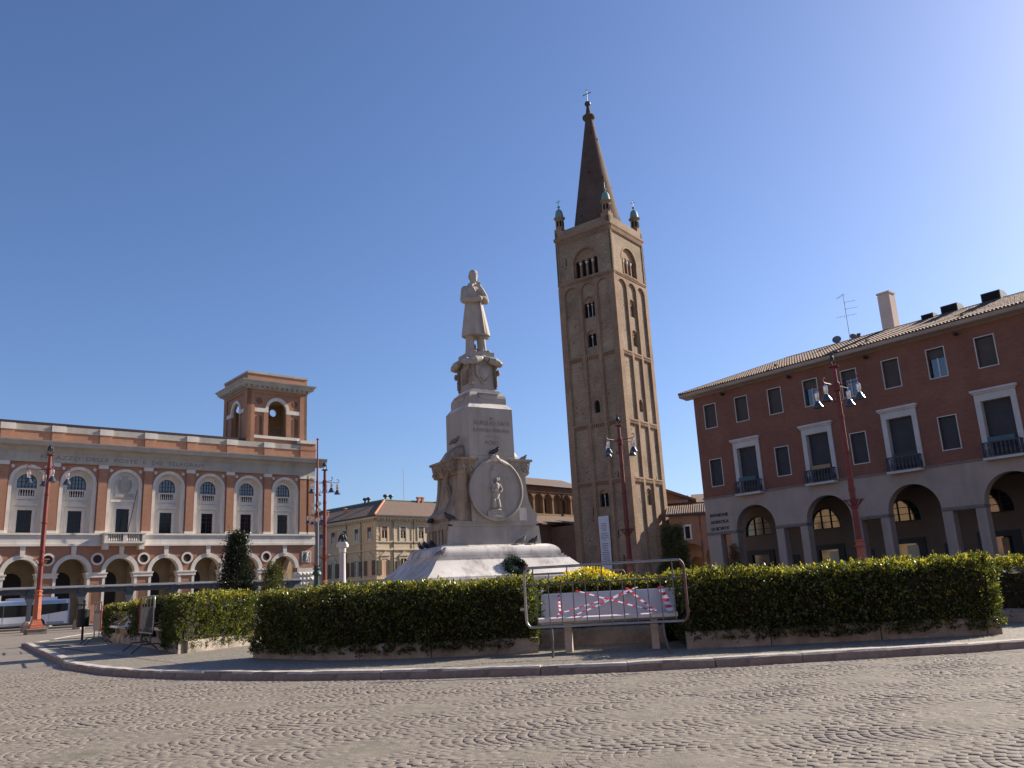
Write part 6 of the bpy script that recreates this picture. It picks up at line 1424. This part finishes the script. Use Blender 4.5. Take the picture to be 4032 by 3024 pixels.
# medallion
mb = MB()
seg = 40; rim = []
for k in range(seg + 1):
    a = R(90) + 2 * math.pi * k / seg; rx = 1.01; q = max(0, math.sin(a)) ** 6
    rim.append((0.04 + rx * math.cos(a), -.985, 4.50 + rx * math.sin(a) * (1 + .06 * q)))
mb.tube(rim, .045, 8); medal_rim = mb
mb2 = MB(); mb2.loft([[(x * 1 + 0, y, z) for x, _, z in rim[:-1]] for y in (-.86, -.965)]); md = mb2.build('medallion', MARBLE, mon)
medal_rim.build('medallion_rope', MARBLE, md, smooth=True)
mb = MB(); mb.loft([[(.04 + 1.035 * math.cos(2 * math.pi * k / 40), y, 4.5 + 1.035 * math.sin(2 * math.pi * k / 40)) for k in range(40)] for y in (-.84, -.93)]); mb.build('medallion_bed', MARBW, md)
mb = MB(); mb.ell((.04, -.97, 5.60), (.17, .10, .13), 12, 8); mb.tube([(-.45, -.96, 5.42), (-.1, -1.0, 5.55), (.04, -1.06, 5.62), (.2, -1.02, 5.52), (.55, -.99, 5.38)], .05, 8); mb.build('rope_knot', MARBB, md, smooth=True)
mb = MB()      # standing figure in relief
mb.loft([[(cx + hx * math.cos(R(a)), -.97 - hy * math.sin(R(a)) * 1.0, z) for a in range(0, 360, 30)] for cx, hx, hy, z in ((-.04, .13, .09, 3.90), (-.04, .12, .1, 4.15), (0, .15, .13, 4.30), (.02, .13, .12, 4.50), (.03, .165, .13, 4.66), (.03, .10, .09, 4.74), (.03, .04, .05, 4.77))])
mb.ell((.04, -1.02, 4.85), (.06, .065, .085), 10, 8); mb.ell((.13, -1.0, 4.87), (.045, .05, .09), 8, 6)
mb.tube([(.14, -1.03, 4.70), (.22, -1.05, 4.50), (.12, -1.08, 4.42)], .04); mb.tube([(-.10, -1.03, 4.68), (-.16, -1.05, 4.48), (.0, -1.09, 4.45)], .04)
mb.tube([(.06, -1.03, 4.2), (.10, -1.04, 3.9)], .06); mb.tube([(-.1, -1.03, 4.2), (-.12, -1.03, 3.88)], .065); mb.ell((-.02, -1.0, 3.83), (.24, .06, .05))
mb.build('relief_figure', MARBLE, md, smooth=True)
mb = MB(); mb.box(-.34, .34, -1.01, -.95, 3.62, 3.80); mb.ell((0, -.98, 3.60), (.36, .06, .10)); mb.box(-.2, .16, -1.02, -.96, 3.70, 3.77); mb.build('relief_pedestal', MARBLE, md, smooth=True)
mb = MB(); mb.ell((-.06, -.97, 5.02), (.16, .05, .2)); mb.ell((-.02, -.98, 5.26), (.1, .04, .1)); mb.ell((-.12, -.97, 4.72), (.08, .05, .16)); mb.ell((.5, -.965, 4.92), (.06, .015, .03)); mb.box(.35, .66, -.972, -.955, 4.36, 4.372); mb.build('relief_clouds', MARBLE, md, smooth=True)
ENGM = M('engraved_grey_marble', (.27, .25, .23), .9, .1)
for body, z, hgt, wd in (('AD', 6.97, .10, .13), ('AURELIO SAFFI', 6.77, .17, 1.42), ('IL POPOLO FORLIVESE', 6.53, .13, 1.46), ('MCMXX', 6.08, .16, .56)):
    text_mesh(body, hgt * 1.4, ENGM, 'lettering', mon, (.02, -.890, z), (R(90), 0, 0), width=wd, extrude=.004, thick=-.002)
mb = MB(); mb.box(-.26, .28, -.893, -.86, 6.365, 6.378); mb.build('inscription_rule', ENGM, mon)
mb = MB(); mb.box(.98, 1.28, -.862, -.85, 3.48, 3.92); mb.build('repair_patch', MARBB, mon)

# ------------------------------------------------------------------ statue (one continuous mesh)
def statue():
    S = MB(); k = 3.34 / 3.34
    def ring(cx, cy, hx, hy, z, folds=0.0, ph=0.0, n=28, p=2.3):
        out = []
        for i in range(n):
            a = 2 * math.pi * i / n; c_, s_ = math.cos(a), math.sin(a)
            rr_ = (abs(c_) ** p + abs(s_) ** p) ** (-1 / p) * (1 + folds * math.sin(5 * a + ph) + folds * .6 * math.sin(9 * a + 2 * ph))
            out.append((cx + hx * rr_ * c_, cy + hy * rr_ * s_, z))
        return out
    # coat: hem to shoulders
    S.loft([ring(.06, .03, .52, .43, .70, .075, .3), ring(.06, .03, .51, .42, .80, .075, .3), ring(.05, .03, .46, .375, 1.15, .065, .4), ring(.03, .03, .395, .315, 1.60, .04, .6), ring(.01, .03, .345, .265, 1.95, .012), ring(.0, .03, .355, .275, 2.15), ring(.0, .03, .40, .285, 2.36), ring(.0, .04, .41, .26, 2.52), ring(.0, .05, .33, .20, 2.64), ring(.0, .05, .17, .15, 2.72), ring(.0, .04, .125, .13, 2.78)])
    # coat opening edge and lapel ridges
    S.tube([(.06, -.20, 2.5), (.10, -.27, 2.0), (.13, -.32, 1.5), (.17, -.40, .76)], .032, 8); S.tube([(-.16, -.12, 2.68), (-.10, -.24, 2.45), (.03, -.27, 2.1)], .045, 8); S.tube([(.16, -.10, 2.68), (.12, -.22, 2.45), (.08, -.27, 2.1)], .045, 8)
    S.tube([(-.15, .12, 2.72), (-.17, -.02, 2.74), (-.08, -.15, 2.70)], .05, 8); S.tube([(.15, .12, 2.72), (.17, -.02, 2.74), (.08, -.15, 2.70)], .05, 8)
    # legs and shoes
    for x, y, dx, toe in ((-.17, .10, -.02, -.02), (.21, -.02, .03, .12)):
        S.loft([ring(x, y, .155, .17, .84), ring(x + dx * .5, y, .15, .165, .55), ring(x + dx, y, .15, .17, .25, .03), ring(x + dx, y, .165, .19, .12, .05), ring(x + dx, y, .15, .17, .06)])
        S.loft([ring(x + dx, y - .03, .115, .19, .0), ring(x + dx, y - .03, .12, .20, .06), ring(x + dx, y, .09, .13, .16)]); S.ell((x + dx + toe * .5, y - .27, .055), (.105, .19, .062), 14, 8)
    S.loft([ring(-.02, .22, .20, .10, .0), ring(-.02, .20, .14, .09, .25), ring(0, .18, .10, .08, .45)])       # support block (books)
    S.box(-.06, .14, .08, .30, .0, .28)
    # arms: his right arm lies across the waist, his left forearm rises to the chin
    def limb(P, r_):
        for (a, ra), (b, rb) in zip(zip(P[:-1], r_[:-1]), zip(P[1:], r_[1:])):
            a, b = Vector(a), Vector(b); S.tube([a + (b - a) * q / 5 for q in range(6)], ra, 12, rb); S.ell(b, (rb, rb, rb), 12, 8)
        S.ell(P[0], (r_[0],) * 3, 12, 8)
    limb([(-.34, .03, 2.50), (-.43, -.03, 2.08)], [.155, .145]); limb([(-.43, -.03, 2.08), (-.20, -.33, 2.03), (.02, -.40, 2.07)], [.14, .12, .115])
    limb([(.02, -.40, 2.07), (.16, -.41, 2.13)], [.075, .06]); S.ell((.20, -.41, 2.14), (.10, .05, .06), 10, 6)
    for q in range(4): S.tube([(.22, -.40 - .0, 2.10 + .03 * q), (.30, -.38, 2.10 + .03 * q), (.33, -.34, 2.10 + .03 * q)], .022 - .001 * q, 6)
    limb([(.34, .03, 2.50), (.44, -.08, 2.13)], [.15, .14]); limb([(.44, -.08, 2.13), (.27, -.33, 2.22), (.13, -.36, 2.45)], [.135, .12, .095])
    limb([(.13, -.36, 2.45), (.08, -.335, 2.60)], [.065, .06]); S.ell((.06, -.32, 2.67), (.075, .06, .075), 10, 8)
    for q in range(4): S.tube([(.0 + .035 * q, -.37, 2.66), (-.0 + .035 * q, -.39, 2.72), (.01 + .035 * q, -.33, 2.755)], .021, 6)
    S.tube([(.0, -.30, 2.64), (-.03, -.33, 2.71), (-.01, -.31, 2.77)], .024, 6)
    S.box(.12, .26, -.43, -.40, 2.16, 2.40)                     # folded paper
    # head, turned slightly and leaning on the hand
    S.tube([(0, .04, 2.68), (.0, .0, 2.92)], .12, 14, .115)
    hd = Matrix.Rotation(R(-6), 3, 'Z')
    hc = Vector((.0, -.04, 3.08))
    def H(c_, r_, **kw): S.ell(hc + hd @ Vector(c_), r_, **kw)
    H((0, .02, .06), (.165, .205, .195), n=18, m=12, rot=hd); H((0, -.06, -.06), (.135, .15, .17), n=18, m=12, rot=hd)
    H((0, -.205, -.02), (.028, .045, .06)); H((0, -.225, -.045), (.034, .035, .03))
    for s_ in (-1, 1):
        H((s_ * .062, -.165, .035), (.055, .035, .022)); H((s_ * .08, -.135, -.04), (.05, .05, .05)); H((s_ * .165, .03, -.01), (.025, .045, .06)); H((s_ * .06, -.16, -.0), (.03, .02, .018))
        S.tube([hc + hd @ Vector((0, -.205, -.085)), hc + hd @ Vector((s_ * .07, -.175, -.105))], .028, 8, .012)
    H((0, -.165, -.12), (.05, .03, .02)); H((0, -.14, -.19), (.085, .085, .11)); H((0, -.17, -.25), (.055, .06, .07))
    H((0, .10, -.03), (.165, .13, .14), n=16)
    return S
S = statue()
me = S.mesh('statue', STAT); tmp = bpy.data.objects.new('tmp', me); col.objects.link(tmp)
rm_ = tmp.modifiers.new('r', 'REMESH'); rm_.mode = 'VOXEL'; rm_.voxel_size = 0.016; rm_.use_smooth_shade = True
sm_ = tmp.modifiers.new('s', 'SMOOTH'); sm_.factor = 0.5; sm_.iterations = 2
bpy.context.view_layer.update(); dg = bpy.context.evaluated_depsgraph_get(); me2 = bpy.data.meshes.new_from_object(tmp.evaluated_get(dg)); bpy.data.objects.remove(tmp)
me2.name = 'statue'; me2.materials.clear(); me2.materials.append(STAT)
st = bpy.data.objects.new('statue', me2); col.objects.link(st); st.location = (MC[0], MC[1], 9.571); st.rotation_euler = (0, 0, MRZ)
tag(st, 'marble statue of a bearded man in a long coat, hand at chin, atop the monument', 'statue')

# ------------------------------------------------------------------ wreath and pigeons
def mloc(x, y, z): 
    c_, s_ = math.cos(MRZ), math.sin(MRZ); return (MC[0] + x * c_ - y * s_, MC[1] + x * s_ + y * c_, z)
wr = thing('wreath', 'dark green leaf wreath leaning on the front of the monument base', 'wreath', mloc(.14, -1.98, 1.55), MRZ)
TILT = Matrix.Translation((0, .14, .30)) @ Matrix.Rotation(R(-38), 4, 'X')
mb = MB(); mb.tube([(.30 * math.cos(2 * math.pi * k / 28), 0, .30 * math.sin(2 * math.pi * k / 28)) for k in range(29)], .085, 10); mb.xf(TILT); mb.build('ring', M('wreath_moss', (.012, .02, .015), .9, .3, 9), wr, smooth=True)
k = 1500; th = rng.uniform(0, 2 * np.pi, k); ph = rng.uniform(0, 2 * np.pi, k); rad = .30 + .105 * np.cos(ph)
Pp = np.column_stack([rad * np.cos(th), .105 * np.sin(ph), rad * np.sin(th)]); Nn = np.column_stack([np.cos(ph) * np.cos(th), np.sin(ph), np.cos(ph) * np.sin(th)])
V, F = leaves(Pp, Nn, .09, .42, 0); V = np.array([tuple(TILT @ Vector(p)) for p in V]); np_mesh('leaf_cover', V, F, WREL, wr, 'stuff')
mb = MB(); mb.box(.24, .33, -.13, -.06, -.2, -.05); mb.xf(TILT); mb.build('red_ribbon', TAPER, wr)

def pigeon_mesh():
    P = MB(); P.ell((0, 0, .115), (.068, .135, .070), 14, 8, Matrix.Rotation(R(-24), 3, 'X')); P.ell((0, -.085, .175), (.046, .05, .06), 12, 8); P.ell((0, -.112, .222), (.031, .037, .03), 10, 6); P.ell((0, -.152, .216), (.006, .016, .006), 6, 4)
    P.loft([[(x * w_, y, z) for x, z in ((-1, zc - .012), (1, zc - .012), (1, zc + .012), (-1, zc + .012))] for y, zc, w_ in ((.07, .095, .05), (.15, .06, .04), (.215, .035, .042))])
    for s_ in (-1, 1): P.tube([(s_ * .025, -.01, .07), (s_ * .025, -.015, .0)], .009, 5); P.ell((s_ * .056, .045, .11), (.02, .14, .05), 10, 6, Matrix.Rotation(R(-24), 3, 'X')); P.ell((s_ * .025, -.035, .005), (.012, .028, .005), 6, 4)
    return P
pm = pigeon_mesh(); pmd = pm.mesh('pigeon', PIGD, True); pmg = pm.mesh('pigeon', PIGG, True)
PG = 'pigeons perched on the monument'
for (x, y, z, a, m_, s_, lb) in (
    (-1.16, -.37, 6.14, 60, pmg, 1.15, 'grey pigeon on top of the left wing of the monument, highest of the pigeons'),
    (.02, -1.03, 5.70, 70, pmd, 1.2, 'dark pigeon on the rope knot above the medallion'),
    (1.44, -.55, 5.601, 100, pmg, 1.0, 'grey pigeon on the right wing capital of the monument'),
    (.9, -1.02, 2.66, 110, pmg, 1.15, 'grey pigeon on the rounded base moulding, nearer the medallion of the right-hand pair'),
    (1.42, -1.02, 2.66, 110, pmd, 1.15, 'dark pigeon on the rounded base moulding at the right corner of the plinth'),
    (-2.30, -1.40, 2.31, 120, pmg, 1.1, 'grey pigeon on the base step at the front left corner'),
    (-1.95, 1.0, 2.64, 200, pmd, 1.2, 'dark pigeon at the far left on the base moulding, leftmost of all'),
    (-1.95, .62, 2.64, 200, pmd, 1.2, 'dark pigeon on the left base moulding, second from the left'),
    (-1.90, .20, 2.66, 190, pmd, 1.1, 'dark pigeon on the left base moulding close to the fluted plinth'),
    (-1.72, -.84, 3.462, 250, pmd, 1.25, 'dark pigeon tucked beside the scroll at the left plinth corner'),
    (-1.75, .46, 3.47, 160, pmd, 1.25, 'dark pigeon on the carved flutes at the left edge of the plinth')):
    o = bpy.data.objects.new('pigeon', m_); col.objects.link(o); o.location = mloc(x, y, z); o.rotation_euler = (0, 0, R(a)); o.scale = (s_,) * 3
    tag(o, lb, 'pigeon', PG)
